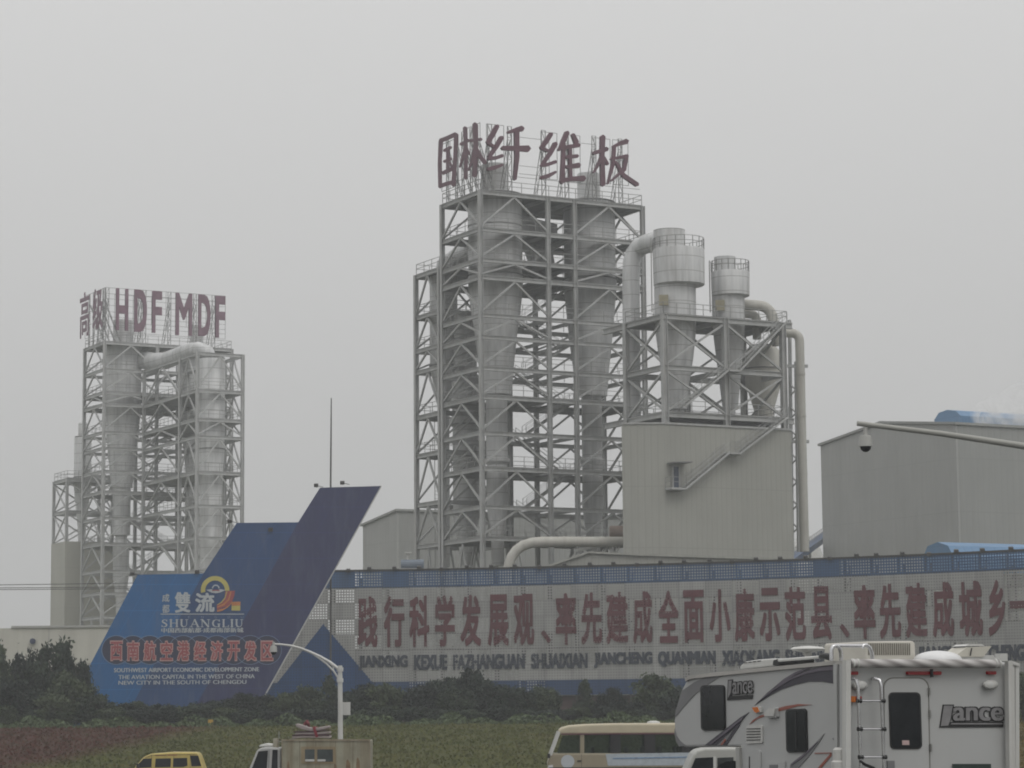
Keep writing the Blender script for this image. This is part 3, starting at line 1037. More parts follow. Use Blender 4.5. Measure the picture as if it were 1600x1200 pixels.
duct('bent_duct', 'pale duct bending down behind the smaller hooded cyclone', elbow([(1160, 476), (1204, 478), (1215, 540)], cB[1] + 1.5), 8.5 * cB[1] / FPX, 'pipe', 14)
duct('bent_duct', 'short lower duct curving down right of the smaller hooded cyclone', elbow([(1163, 490), (1182, 492), (1183, 530)], cB[1] + 2.6), 7 * cB[1] / FPX, 'pipe', 14)
YE = 276.0
duct('riser_duct', 'tall pale riser duct with a hooked top right of the box building', elbow([(1222, 520), (1249, 521), (1250.5, 580)], YE)[:-1] + [WY(1250.6, 585, YE), WY(1252, 650, YE), WY(1254.2, 740, YE), WY(1257.5, 862, YE)], 7.2 * YE / FPX, 'pipe', 16, rings=(8, 9, 10))
mb = MB()
for y, x0, x1 in ((572, 1218, 1262), (690, 1222, 1264)):
    mb.bar(WY(x0, y, YE + .2), WY(x1, y, YE + .2), .5, .3)
mb.bar(WY(1243.5, 565, YE), WY(1248, 862, YE), .28)
mb.bar(WY(1233.5, 500, YE + 1.5), WY(1238, 862, YE + 1.5), .3)
for k in range(14):
    y = 600 + k * 18
    mb.bar(WY(1234.5 + k * .25, y, YE + 1.5), WY(1244 + k * .25, y - (10 if k % 2 else -10), YE + .1), .12)
tag(mb.build('pipe_support', M['steel'], at=WY(1243, 862, YE)), 'slender steel support ladder beside the tall pale riser duct', 'support')
cD = P(O2, a_at(1192, 5.5, 40), 5.5, 0)
fD = cD[1] / FPX
cyclone('filter_vessel', 'squat grey filter vessel inside the right bay of the frame', (cD[0], cD[1]), [(zc(cD, 541), 20 * fD), (zc(cD, 548), 26 * fD), (zc(cD, 575), 27 * fD), (zc(cD, 577), 29 * fD), (zc(cD, 600), 28 * fD), (zc(cD, 640), 16 * fD), (zc(cD, 658), 14 * fD)], None, GC, mat='pipe')

# ------------------------------------------------------------------ left tower with the HDF MDF sign
C3 = WY(163.8, 533, 387.0)
O3 = np.array([C3[0], C3[1], 0])
z3 = lambda y: WY(164, y, C3[1])[2]
b3 = ab(O3, WZ(134, 545, C3[2]))[1]
Z3 = [z3(y) for y in (533, 575, 611, 630, 673, 698, 734, 767, 807, 848, 890, 925, 962)]
t3 = thing('steel_tower', 'distant braced steel tower with a plum HDF MDF sign on its roof', 'steel tower', (O3[0], O3[1], G1))
h3 = [(1.0, 7.4, 1.2, 7.6), (13.4, 19.6, 1.2, 7.6)]
steel_tower(t3, O3, A1, [0, b3], Z3, G1, steel='steel_far', floor='floor_hazed', brace_bays=(0,), plats={0: [], 2: h3, 3: h3, 7: h3 + [(A1[1], A1[2], 1, 7)], 9: h3 + [(A1[1], A1[2], 1, 7)]}, rails=(0, 1, 2, 4, 6, 7, 9))
for i in range(2, 11):
    pa, qa = (A1[1] - 2.5, A1[2] + .6) if i % 2 else (A1[2] + .6, A1[1] - 2.5)
    bb = 3.0 if i % 2 else 5.2
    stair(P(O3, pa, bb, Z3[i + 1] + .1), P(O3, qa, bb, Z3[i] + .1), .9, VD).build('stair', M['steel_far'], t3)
q = WZ(308.8, 549.7, Z3[1])
aF, bF = ab(O3, q)
aF2 = ab(O3, WZ(379.5, 554, Z3[1]))[0]
OF = P(O3, aF, bF, 0)
zF = lambda y: WY(309, y, OF[1])[2]
bm = ab(OF, WZ(280.5, 558.7, Z3[1]))[1]
BF = [0, bm, bm * 1.95, -bF - .4]
t3f = thing('steel_tower', 'forward braced bay of the distant tower, standing ahead of its right half', 'steel tower', (OF[0], OF[1], G1))
ZF = [zF(y) for y in (549.7, 608, 653, 680, 736, 788, 838, 890, 945)]
steel_tower(t3f, OF, [0, aF2 - aF], BF[:2] + [BF[3]], ZF, G1, steel='steel_far', floor='floor_hazed', brace_bays=(0,), plats={1: [(1.2, 6.4, .8, 6)], 2: [(1.2, 6.4, .8, 6)], 4: [(1.2, 6.4, .8, 6)]}, rails=(1, 2, 4, 5), inner=False)
def cyc3(label, O, a, b, st, pr):
    c = P(O, a, b, 0)
    f = c[1] / FPX
    px = proj((c[0], c[1], 40))[0]
    zz = lambda y: WY(px, y, c[1])[2]
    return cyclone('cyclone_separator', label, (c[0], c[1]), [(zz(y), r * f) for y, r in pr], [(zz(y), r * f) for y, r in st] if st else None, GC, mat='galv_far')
cyc3('hazy left cyclone inside the distant tower under the letter H', O3, 4.6, b3 * .5, [(501, 15.5), (504, 16), (548, 16)], [(541, 27), (543, 29), (632, 29), (634, 29), (650, 28), (700, 23), (760, 17), (762, 17), (763, 14), (836, 14), (838, 9), (846, 9), (850, 13), (905, 12), (940, 7), (975, 7)])
cyc3('hazy right cyclone inside the distant tower under the letter D', O3, 16.8, b3 * .5, [(509, 10), (512, 10), (550, 10)], [(548, 24), (550, 26), (640, 26), (642, 26), (660, 25), (760, 14), (761, 12), (850, 12), (900, 7), (975, 7)])
cyc3('front pair of vertical drums in the forward bay of the distant tower', OF, 3.4, 3.0, None, [(560, 20), (562, 21), (700, 21), (702, 21), (730, 19), (780, 18), (880, 17), (960, 8), (975, 8)])
cF_ = P(OF, 5.2, 2.6, 0)
fF = cF_[1] / FPX
duct('riser_pipe', 'bright vertical pipe with a bend in the forward bay of the distant tower', [WY(x, y, cF_[1]) for x, y in ((322, 548), (330, 553), (336, 565), (338, 585), (339, 900))], 6.5 * fF, 'galv', 14)
# sloping cross-over duct from left cyclone to the forward bay roof
Yd = OF[1] + 3.5
Yc3 = P(O3, 4.6, b3 * .5, 0)[1]
duct('crossover_duct', 'broad tapering duct sweeping across the top of the distant tower', [WY(x, y, Yd + (Yc3 - Yd) * min(1, max(0, (306 - x) / 84)) ** .7) for x, y in ((206, 560), (222, 562), (240, 565), (258, 564), (276, 557), (293, 549), (310, 546), (325, 551), (336, 566))], [k * Yd / FPX for k in (15, 15, 14.5, 14, 13.5, 13, 12, 11, 7)], 'galv', 18)
# roof sign
zr3 = Z3[0]
zt3 = z3(449)
rs3 = thing('roof_sign', 'plum roof sign reading HDF MDF with two characters round the corner on a far tower', 'roof sign', P(O3, 0, 0, zr3 + .1))
pR3, pL3 = P(O3, 0, -.35, 0), P(O3, -.35, 0, 0)
def let3(ch, x0, x1, yt, yb, plane, n, bold):
    f = lambda x, y: PL(110 + x / 5.517, 440 + y / 5.517, plane, n)
    P00, P10, P01 = f(x0, yb), f(x1, yb), f(x0, yt)
    P10 = np.array([P10[0], P10[1], P00[2]])
    P01 = np.array([P00[0], P00[1], P01[2]])
    mb = MB()
    put_text(mb, ch, P00, P10, P01, n, .3 if plane is pR3 else .08, bold)
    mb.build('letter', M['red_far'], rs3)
for ch, x0, x1, yt, yb in (('H', 390, 496, 56, 418), ('D', 548, 656, 66, 432), ('F', 702, 786, 80, 440), ('M', 905, 1047, 96, 460), ('D', 1101, 1205, 110, 468), ('F', 1250, 1333, 122, 482)):
    let3(ch, x0, x1, yt, yb, pR3, -VD, .05 if ch != 'M' else .03)
let3('高', 80, 160, 110, 495, pL3, -UD, .015)
let3('级', 190, 275, 75, 432, pL3, -UD, .015)
rw = 5.517
kk = lambda x: kR(110 + x / rw, zr3 + 5, O3)
sign_frame(rs3, O3, [kk(x) for x in (320, 600, 640, 855, 1075, 1235)], 'R', zr3, zt3, zr3,
           boxes=[(kk(300), kk(1335), zr3 + 1.5, zt3), (kk(380), kk(700), zr3 + 3, zt3 - 1.0), (kk(700), kk(1000), zr3 + 3.0, zt3 - 1.0), (kk(1000), kk(1335), zr3 + 3, zt3 - 1)],
           wires=[(kk(300), kk(1335), zr3 + h) for h in (2.3, 3.8, 4.6, 5.6, 6.6, 7.4)], lean=3)
sign_frame(rs3, O3, [1.2, 3.4, 5.6, 7.6], 'L', zr3, zt3, zr3, boxes=[(.2, b3, zr3 + 1.5, zt3)], wires=[(.2, b3, zr3 + h) for h in (3.5, 5.5)], lean=3)
# left annex of the distant tower
C4 = WY(105, 747.5, 401.0)
O4 = np.array([C4[0], C4[1], 0])
b4 = ab(O4, WZ(82, 752.6, C4[2]))[1]
z4 = lambda y: WY(105, y, C4[1])[2]
an = thing('plant_building', 'narrow grey clad block with an open steel top, left of the distant tower', 'building', (O4[0], O4[1], G1))
mb = MB()
mb.prism([P(O4, -.25, -.25, G1), P(O4, 9, -.25, G1), P(O4, 9, -.25, z4(846)), P(O4, -.25, -.25, z4(846))], VD * (b4 + .5))
mb.build('wall', M['clad_v'], an)
t4 = thing('steel_structure', 'small open steel structure on the narrow block left of the distant tower', 'steel structure', P(O4, 0, 0, z4(846)))
steel_tower(t4, O4, [0, 7.5], [0, b4], [C4[2], z4(797)], z4(846), steel='steel_far', floor='floor_hazed', brace_bays=(0,), plats={0: []}, rails=(0,), xbrace=True, cw=.42, bh=.5)
cyc3('small hazy cyclone on the narrow block left of the distant tower', O4, 3.4, 2.6, [(661, 7), (663, 7.5), (686, 7.5)], [(683, 12), (685, 13.5), (744, 13.5), (746, 13.5), (765, 13), (830, 6), (846, 6)])

# ------------------------------------------------------------------ halls and low buildings
Ch = WY(1493, 664, 300.0)
hall = thing('factory_hall', 'large plain grey metal hall with a gable end on the right edge', 'hall', (Ch[0], Ch[1], 1.6))
vl = lambda px: (lambda d: ((d[0] * Ch[1] / d[1] - Ch[0]) / (VD[0] - d[0] / d[1] * VD[1])))(ray(px, 690))
Lv = vl(1282)
OH = np.array([Ch[0], Ch[1], 0])
zrid = PL(1377, 662.5, OH, UD)[2]
zle = PL(1282, 697, OH, UD)[2]
brid = ab(OH, PL(1377, 662.5, OH, UD))[1]
g = [P(OH, 0, 0, 1.6), P(OH, 0, 0, Ch[2]), P(OH, 0, brid, zrid), P(OH, 0, Lv, zle), P(OH, 0, Lv, 1.6)]
mb = MB()
mb.prism(g, UD * .3)
mb.build('end_wall', M['hall_v'], hall)
mb = MB()
mb.prism([P(OH, .31, -.02, 1.6), P(OH, 60, -.02, 1.6), P(OH, 60, -.02, Ch[2] + .02), P(OH, .31, -.02, Ch[2] + .02)], VD * .3)
mb.build('side_wall', M['hall'], hall)
mb = MB()
mb.prism([P(OH, -.25, -.3, Ch[2] + .03), P(OH, -.25, brid, zrid + .05), P(OH, -.25, Lv + .3, zle), P(OH, -.25, Lv + .3, zle + .3), P(OH, -.25, brid, zrid + .35), P(OH, -.25, -.3, Ch[2] + .33)], UD * 60)
mb.build('roof', M['hall'], hall)
def monitor(px0, px1, ytop, ybot, Y, label, x_extra=40):
    """long blue ridge ventilator with chamfered top"""
    a, b_ = WY(px0, ybot, Y), WY(px0, ytop, Y)
    zb, zt = a[2], b_[2]
    h = zt - zb
    O = np.array([a[0], a[1], 0])
    sec = [(-.2, zb), (-.35, zb + h * .55), (.5, zb + h * .95), (2.2, zt + h * .12), (3.9, zt), (4.8, zb + h * .55), (4.6, zb)]
    mb = MB()
    mb.prism([P(O, 0, b, z) for b, z in sec], UD * x_extra)
    return tag(mb.build('roof_ventilator', M['roof_blue'], at=P(O, 0, 0, zb)), label, 'roof ventilator')
mo = P(OH, 9, brid - 2.3, zrid)
monitor(1498, 1600, 640, 662, 312.0, 'blue ridge ventilator on top of the large right hall', 45)
lowh = thing('low_shed', 'low shed behind the right end of the slogan board, mostly hidden', 'shed', WY(1530, 895, 262))
q0 = WY(1462, 893, 264)
OL = np.array([q0[0], q0[1], 0])
mb = MB()
mb.prism([P(OL, -3, -1, 1.6), P(OL, -3, 6, 1.6), P(OL, -3, 6, q0[2] - .2), P(OL, -3, 2.5, q0[2]), P(OL, -3, -1, q0[2] - .2)], UD * 40)
mb.build('wall', M['clad'], lowh)
monitor(1487, 1600, 850, 893, 262.0, 'bright blue roof ventilator just above the right end of the slogan board', 36)
# back hall behind the main tower
Cb = WY(620, 799, 345.0)
OB = np.array([Cb[0], Cb[1], 0])
dl = ray(567, 822)
Lb = (dl[0] * Cb[1] / dl[1] - Cb[0]) / (VD[0] - dl[0] / dl[1] * VD[1])
zl = PL(567, 822.5, OB, UD)[2]
bh_ = thing('factory_hall', 'long low grey hall seen through the base of the tall tower', 'hall', (Cb[0], Cb[1], 1.6))
mb = MB()
mb.prism([P(OB, 0, 0, 1.6), P(OB, 0, 0, Cb[2]), P(OB, 0, Lb, zl), P(OB, 0, Lb, 1.6)], UD * .3)
mb.build('end_wall', M['hall_v'], bh_)
mb = MB()
mb.prism([P(OB, .3, -.02, 1.6), P(OB, 42, -.02, 1.6), P(OB, 42, -.02, Cb[2] + .01), P(OB, .3, -.02, Cb[2] + .01)], VD * .3)
mb.build('side_wall', M['hall'], bh_)
mb = MB()
mb.prism([P(OB, -.3, -.3, Cb[2] + .03), P(OB, -.3, Lb + .3, zl), P(OB, -.3, Lb + .3, zl + .3), P(OB, -.3, -.3, Cb[2] + .33)], UD * 42.6)
mb.build('roof', M['hall'], bh_)
# gabled shed right behind the slogan board
sh = thing('low_shed', 'low pale gabled shed just behind the middle of the slogan board', 'shed', WY(930, 900, 257))
Ys = 256.5
poly = [(838, 893), (920, 865), (1003, 869), (1246, 876.5)]
pw = [WY(x, y, Ys) for x, y in poly]
mb = MB()
mb.prism([np.array([pw[0][0], Ys, 1.6])] + pw + [np.array([pw[-1][0], Ys, 1.6])], (0, 1.6, 0))
mb.build('wall', M['clad'], sh)
mb = MB()
for a, b_ in zip(pw[:-1], pw[1:]):
    a, b_ = np.array(a), np.array(b_)
    mb.prism([a + (0, -.3, .02), b_ + (0, -.3, .02), b_ + (0, -.3, .22), a + (0, -.3, .22)], (0, 2.2, 0))
mb.build('roof', paint('shed_roof', (.30, .30, .27), .6), sh)
# white rendered building on the left
wx0, wx1 = WY(-520, 985, 258)[0], WY(262, 985, 258)[0]
zw = WY(80, 981, 258)[2]
wb = thing('white_building', 'plain off-white rendered building behind the trees on the left edge', 'building', (wx0 / 2 + wx1 / 2, 258, 1.6))
mb = MB()
mb.abox(wx0, wx1, 258, 270, 1.6, zw)
mb.build('wall', M['white_conc'], wb)
mb = MB()
mb.abox(WY(18, 980, 258)[0], wx1 + .2, 257.85, 270.2, zw, zw + .22)
mb.build('coping', M['box_grey'], wb)
c = WY(51.5, 1002, 257.9)
mb = MB()
mb.tube([c, c + np.array([0, -.25, 0])], .29, 16)
mb.build('round_vent', paint('dark_blue_disc', (.04, .05, .09), .5), wb)
mb = MB()
for zz_ in (zw - 3.6, zw - 6.6):
    mb.abox(wx0, wx1, 257.93, 257.99, zz_, zz_ + .06)
mb.abox(WY(76, 990, 258)[0], WY(76.8, 990, 258)[0], 257.93, 257.99, 1.6, zw)
mb.build('joint', M['box_grey'], wb)
# big horizontal duct with an elbow
duct('elbow_duct', 'fat cream duct with a rounded elbow at the foot of the tall tower', elbow([(794.5, 960), (793, 846.5), (968, 846.5)], 262.5)[:-1] + [WY(880, 846.5, 264.0), WY(972, 846.5, 266)], .53, 'pipe', 20, rings=(8,))
mb = MB()
a, b_ = WY(952, 832, 270), WY(990, 832, 270)
mb.tube([a, a + np.array([.1, 0, 0]), b_], [.55, .72, .72], 18)
tag(mb.build('drum', M['rust'], at=a), 'rusty brown horizontal drum left of the box building', 'drum')
mb = MB()
tp = [WY(900 + 82 * i / 8, 860 - 15 * i / 8, 266) for i in range(9)]
bt = [WY(890 + 92 * i / 8, 881 - 12 * i / 8, 266) for i in range(9)]
mb.bar(tp[0], tp[-1], .3)
mb.bar(bt[0], bt[-1], .25)
for i in range(8):
    mb.bar(tp[i], bt[i + 1 if i % 2 else i], .17)
    mb.bar(bt[i + 1 if i % 2 else i], tp[i + 1], .17)
mb.bar(bt[8], np.array([bt[8][0], bt[8][1], 1.6]), .3)
mb.bar(bt[0], np.array([bt[0][0], bt[0][1], 1.6]), .3)
tag(mb.build('conveyor_truss', M['pole'], at=bt[0]), 'white zigzag conveyor truss between the tall tower and the box building', 'conveyor')
mb = MB()
a, b_ = WY(1222, 886, 300), WY(1302, 829, 345)
mb.bar(a, b_, 1.2, .75)
cv = thing('conveyor', 'inclined blue conveyor climbing beside the large right hall', 'conveyor', np.array([a[0], a[1], 1.6]))
mb.build('belt_housing', paint('conveyor_blue', (.06, .095, .17), .6), cv)
railing([np.array(a) + ZU * .25, np.array(b_) + ZU * .25], h=1.0).build('railing', M['rail'], cv)
mb = MB()
for k in (.1, .5, .9):
    q = np.array(a) + (np.array(b_) - a) * k
    mb.bar(q, (q[0], q[1], 1.6), .3)
mb.build('support', M['steel'], cv)
mb = MB()
mb.lathe(WY(1258, 860, 352)[:2], [(WY(1258, 833, 352)[2], .5), (WY(1258, 838, 352)[2], 1.0), (WY(1258, 856, 352)[2], 2.1), (WY(1258, 885, 352)[2], 2.9), (1.6, 2.9)], 10)
tag(mb.build('hopper', M['pole'], at=WY(1258, 885, 352)), 'white tapering hopper at the right foot of the box building', 'hopper')
# blue pump unit left of the tall tower
c = WY(640, 884, 268)
pu = thing('pump_unit', 'small blue machine with a stack behind the left end of the slogan board', 'machine', (c[0], c[1], 1.6))
mb = MB()
mb.abox(c[0] - 1.4, c[0] + 1.7, c[1] - .8, c[1] + .8, 1.6, c[2] - .3)
mb.build('base', M['steel'], pu)
mb = MB()
mb.tube([c + np.array([-.9, 0, .15]), c + np.array([1.5, 0, .15])], .5, 14)
mb.build('tank', paint('dull_blue_tank', (.14, .17, .21), .6), pu)
mb = MB()
mb.tube([c + np.array([-.2, 0, .6]), c + np.array([-.2, 0, 1.3])], .10, 8)
mb.abox(c[0] - .5, c[0] + .2, c[1] - .3, c[1] + .3, c[2] + 1.3, c[2] + 1.42)
mb.build('stack', M['pole'], pu)
# thin cables on the left
mb = MB()
for y0, y1 in ((914.5, 911), (918.8, 917), (921.5, 919.5)):
    mb.tube([WY(-900, y0 - 14, 250), WY(-400, y0 - 1, 250), WY(-60, y0, 250), WY(60, (y0 + y1) / 2 + .4, 250), WY(210, y1, 250)], .035, 5)
tag(mb.build('power_cable', M['lamp_black'], at=WY(60, 916, 250)), 'three thin parallel power cables crossing the sky at the left edge', 'cables')

# ------------------------------------------------------------------ slogan board: curved, perforated panels on posts
fx = [380, 540, 900, 1300, 1600, 1760]
fh = [213.2, 214, 217, 226, 236.5, 243]
px_s = np.linspace(385, 1740, 140)
co = np.polyfit(fx, fh, 3)
FD = 255.0 * 214 / np.polyval(co, px_s)
FXY = np.array([(lambda d, Y: (d[0] / d[1] * Y, Y))(ray(px, 1000), Y) for px, Y in zip(px_s, FD)])
FS = np.concatenate([[0], np.cumsum(np.linalg.norm(np.diff(FXY, axis=0), axis=1))])
def fs_of(px):
    return float(np.interp(px, px_s, FS))
def fpt(s, z, off=0.0):
    x, y = np.interp(s, FS, FXY[:, 0]), np.interp(s, FS, FXY[:, 1])
    e = .3
    t_ = np.array([np.interp(s + e, FS, FXY[:, 0]) - np.interp(s - e, FS, FXY[:, 0]), np.interp(s + e, FS, FXY[:, 1]) - np.interp(s - e, FS, FXY[:, 1])])
    t_ /= np.linalg.norm(t_) + 1e-9
    return np.array([x + t_[1] * off, y - t_[0] * off, z])       # off > 0: towards the viewer
FZT, FZ2, FZ1, FZ0 = 16.5, 14.78, 5.5, 4.05
def perforated(name, c, open_=.5, pitch=.27, hole=.52, rough=.8, var=.10):
    m, t, b = nodes(name)
    uv = t.nodes.new('ShaderNodeUVMap')
    sp = t.nodes.new('ShaderNodeSeparateXYZ')
    t.links.new(uv.outputs[0], sp.inputs[0])
    def inside(v, per, w, ph=0.0):
        fr = math2(t, 'FRACT', math2(t, 'DIVIDE', v, per))
        return math2(t, 'LESS_THAN', math2(t, 'ABSOLUTE', math2(t, 'SUBTRACT', fr, .5)), w / 2)
    h = math2(t, 'MULTIPLY', inside(sp.outputs[0], pitch, hole), inside(sp.outputs[1], pitch, hole))
    wn = t.nodes.new('ShaderNodeTexWhiteNoise')
    wn.noise_dimensions = '2D'
    cb = t.nodes.new('ShaderNodeCombineXYZ')
    t.links.new(math2(t, 'FLOOR', math2(t, 'DIVIDE', sp.outputs[0], 2.72)), cb.inputs[0])
    t.links.new(math2(t, 'FLOOR', math2(t, 'DIVIDE', sp.outputs[1], 1.56)), cb.inputs[1])
    t.links.new(cb.outputs[0], wn.inputs['Vector'])
    sel = math2(t, 'LESS_THAN', wn.outputs['Value'], open_)       # panels without a backing sheet
    al = math2(t, 'MULTIPLY', h, sel)
    col = ramp(t, wn.outputs['Color'], [(0, mul(c, 1 - var)), (1, mul(c, 1 + var))])
    f = noise(t, pos(t, (1, 1, .25)), .9, 5, .65)
    col = mixc(t, math2(t, 'MULTIPLY', ramp(t, f, [(.42, (0, 0, 0)), (.68, (1, 1, 1))]), .45), col, mul(c, .55))
    # holes over a backing sheet, and the joints between panels
    col = mixc(t, math2(t, 'MULTIPLY', h, .5), col, mul(c, .28))
    j = math2(t, 'MAXIMUM', math2(t, 'SUBTRACT', 1.0, inside(sp.outputs[0], 2.72, .968)), math2(t, 'SUBTRACT', 1.0, inside(sp.outputs[1], 1.56, .955)))
    col = mixc(t, math2(t, 'MULTIPLY', j, .5), col, mul(c, .42))
    t.links.new(col, b.inputs['Base Color'])
    b.inputs['Roughness'].default_value = rough
    tr = t.nodes.new('ShaderNodeBsdfTransparent')
    ms = t.nodes.new('ShaderNodeMixShader')
    t.links.new(al, ms.inputs[0])
    t.links.new(b.outputs[0], ms.inputs[1])
    t.links.new(tr.outputs[0], ms.inputs[2])
    t.links.new(ms.outputs[0], t.nodes['Material Output'].inputs[0])
    return m
M['pf_white'] = perforated('perforated_white_panel', (.30, .30, .292), .5)
M['pf_blue'] = perforated('perforated_blue_panel', (.038, .085, .175), .8, hole=.5)
M['pf_low'] = perforated('perforated_low_blue_panel', (.024, .055, .130), .2)
M['pf_red'] = perforated('perforated_red_letter', (.095, .020, .026), .3, hole=.36)
M['pf_ink'] = perforated('perforated_slate_letter', (.030, .038, .056), .3, hole=.36)
M['pf_tri'] = perforated('perforated_triangle', (.006, .045, .145), .0)
sb = thing('slogan_board', 'very long curved perforated slogan board with red characters and blue borders', 'billboard', (*FXY[70], 1.6))
def band(name, za, zb, m, s0=0.0, s1=None):
    mb = MB()
    mb.uv = []
    ss = np.linspace(s0, s1 or FS[-1], 150)
    for s in ss:
        for z in (za, zb):
            mb.v.append(tuple(fpt(s, z)))
            mb.uv.append((s, z - FZ1))
    for i in range(len(ss) - 1):
        mb.f.append((2 * i, 2 * i + 2, 2 * i + 3, 2 * i + 1))
    return mb.build(name, m, sb)
band('border_panel', FZ2, FZT, M['pf_blue'])
band('panel', FZ1, FZ2, M['pf_white'])
band('border_panel', FZ0, FZ1, M['pf_low'])
mb = MB()
s = .4
k = 0
while s < FS[-1]:
    mb.bar(fpt(s, 1.6, -.18), fpt(s, FZT, -.18), .16)
    mb.bar(fpt(s, 1.6, -1.6), fpt(s, FZT - .6, -1.4), .14)
    for q in range(7):
        z = 3 + q * 2
        mb.bar(fpt(s, z, -.2), fpt(s, z + (1.8 if q % 2 else .2), -1.45), .08)
    k += 1
    s += 2.72
mb.build('post', M['lamp_black'], sb)
for z in [FZ1 + i * 1.56 for i in range(-1, 7)] + [FZ2, FZT - .05]:
    mb = MB()
    for i in range(0, 138, 3):
        mb.bar(fpt(FS[i], z, -.16), fpt(FS[min(i + 3, 139)], z, -.16), .10)
    mb.build('rail', M['lamp_black'], sb)
mb = MB()
for i in range(0, 138, 3):
    mb.bar(fpt(FS[i], FZT + .06, 0), fpt(FS[min(i + 3, 139)], FZT + .06, 0), .14)
mb.build('top_rail', M['lamp_black'], sb)
def board_text(ch, p0, p1, za, zb, m, name, bold, off=.07):
    s0, s1 = fs_of(p0), fs_of(p1)
    mb = MB()
    mb.uv = []
    for v, f in bold_glyph(ch, bold[0], bold[1]):
        o_ = len(mb.v)
        for a, b_, c_ in v:
            s, z = s0 + (s1 - s0) * a, za + (zb - za) * b_
            mb.v.append(tuple(fpt(s, z, off + .03 * c_)))
            mb.uv.append((s, z - FZ1))
        mb.f += [tuple(i_ + o_ for i_ in q) for q in f]
    mb.build(name, m, sb)
big = [('践', 559, 590), ('行', 600, 632), ('科', 640, 671), ('学', 680, 711), ('发', 720, 752), ('展', 763, 795), ('观', 803, 835), ('率', 869, 901), ('先', 909, 941), ('建', 948, 982), ('成', 990, 1020),
       ('全', 1030, 1061), ('面', 1069, 1101), ('小', 1110, 1142), ('康', 1149, 1180), ('示', 1188, 1220), ('范', 1228, 1260), ('县', 1269, 1301), ('率', 1336, 1369), ('先', 1376, 1409), ('建', 1417, 1450), ('成', 1459, 1492),
       ('城', 1501, 1537), ('乡', 1546, 1573)]
for ch, a, b_ in big:
    board_text(ch, a, b_, 8.92, 13.95, M['pf_red'], 'character', (.028, .030))
for a, b_ in ((846, 861), (1313, 1328)):
    board_text('、', a, b_, 9.1, 10.35, M['pf_red'], 'punctuation', (.05, .03))
board_text('一', 1580, 1612, 11.3, 12.0, M['pf_red'], 'character', (.0, .0))
board_text('体', 1622, 1655, 8.92, 13.95, M['pf_red'], 'character', (.028, .03))
for wd_, a, b_ in (('JIANXING', 560, 637), ('KEXUE', 647, 699), ('FAZHANGUAN', 708, 820), ('SHUAIXIAN', 830, 918), ('JIANCHENG', 928, 1019), ('QUANMIAN', 1028, 1118), ('XIAOKANG', 1128, 1218), ('SHIFANXIAN', 1227, 1318),
                  ('SHUAIXIAN', 1334, 1424), ('JIANCHENG', 1434, 1530), ('CHENGXIANG', 1545, 1650)):
    board_text(wd_, a, b_, 6.62, 8.12, M['pf_ink'], 'lettering', (.085 / len(wd_), .05))
# blue triangle standing out on the board's left end
mb = MB()
mb.uv = []
tri = [(fs_of(404), FZ0 - .9), (fs_of(612), FZ0 - .9), (fs_of(505), 11.25)]
n_ = 60
rows = []
for i in range(n_ + 1):
    t_ = i / n_
    l = np.array(tri[0]) * (1 - t_) + np.array(tri[2]) * t_
    r = np.array(tri[1]) * (1 - t_) + np.array(tri[2]) * t_
    rows.append((l, r))
for i in range(n_):
    l, r = rows[i]
    l2, r2 = rows[i + 1]
    r2 = np.array([(r[0] if i % 2 else r2[0]), r2[1]])       # cut to the panel steps on the right edge
    b0 = len(mb.v)
    for q in ((l[0], l[1]), (r[0], r[1]), (max(r2[0], l2[0] + .01), r2[1]), (l2[0], l2[1])):
        mb.v.append(tuple(fpt(q[0], q[1], .06)))
        mb.uv.append((q[0], q[1] - FZ1))
    mb.f.append((b0, b0 + 1, b0 + 2, b0 + 3))
mb.build('triangle_panel', M['pf_tri'], sb)
mb = MB()
for i in range(0, 138, 3):
    a, b_ = fpt(FS[i], 0, -.5), fpt(FS[min(i + 3, 139)], 0, -.5)
    mb.prism([(a[0], a[1], 1.5), (b_[0], b_[1], 1.5), (b_[0], b_[1], 3.9), (a[0], a[1], 3.9)], (0, .3, 0))
tag(mb.build('boundary_wall', M['wall_brown'], at=fpt(FS[70], 1.6, -.5)), 'low dark brown wall running under the slogan board behind the bushes', 'wall')

# ------------------------------------------------------------------ floodlights along the signs
def floodlight():
    r = thing('floodlight', 'x', 'floodlight', (0, 0, 0), 'floodlights on the sign tops')
    mb = MB()
    mb.box((0, -.05, .10), (.2, 0, 0), (0, .16, .05), (0, -.04, .14))
    mb.build('housing', M['lamp_black'], r)
    mb = MB()
    mb.bar((0, .15, .1), (.62, .55, -.02), .05)
    mb.bar((0, .2, -.08), (0, .1, .12), .07)
    mb.build('bracket', M['lamp_black'], r)
    return r
fl0 = floodlight()
fpx = [545, 578, 617, 656, 691, 731, 769, 806, 845, 884, 924, 961, 998, 1035, 1072, 1112, 1147, 1185, 1223, 1263, 1301, 1343, 1374, 1415, 1457, 1500, 1541, 1586]
lb = lambda i, n, where: f'black floodlight on {where}, ' + (f'{ORD[i]} from the left' if i <= n - i + 1 else (f'{ORD[n - i + 1]} from the right' if i < n else 'rightmost of the row'))
for i, px in enumerate(fpx):
    loc = fpt(fs_of(px), FZT + (.12 if i % 4 else -.05), .25)
    l_ = lb(i + 1, len(fpx), 'the top rail of the slogan board')
    if i == 0:
        fl0.location = tuple(loc)
        fl0['label'] = l_
    else:
        copy_thing(fl0, loc, l_)

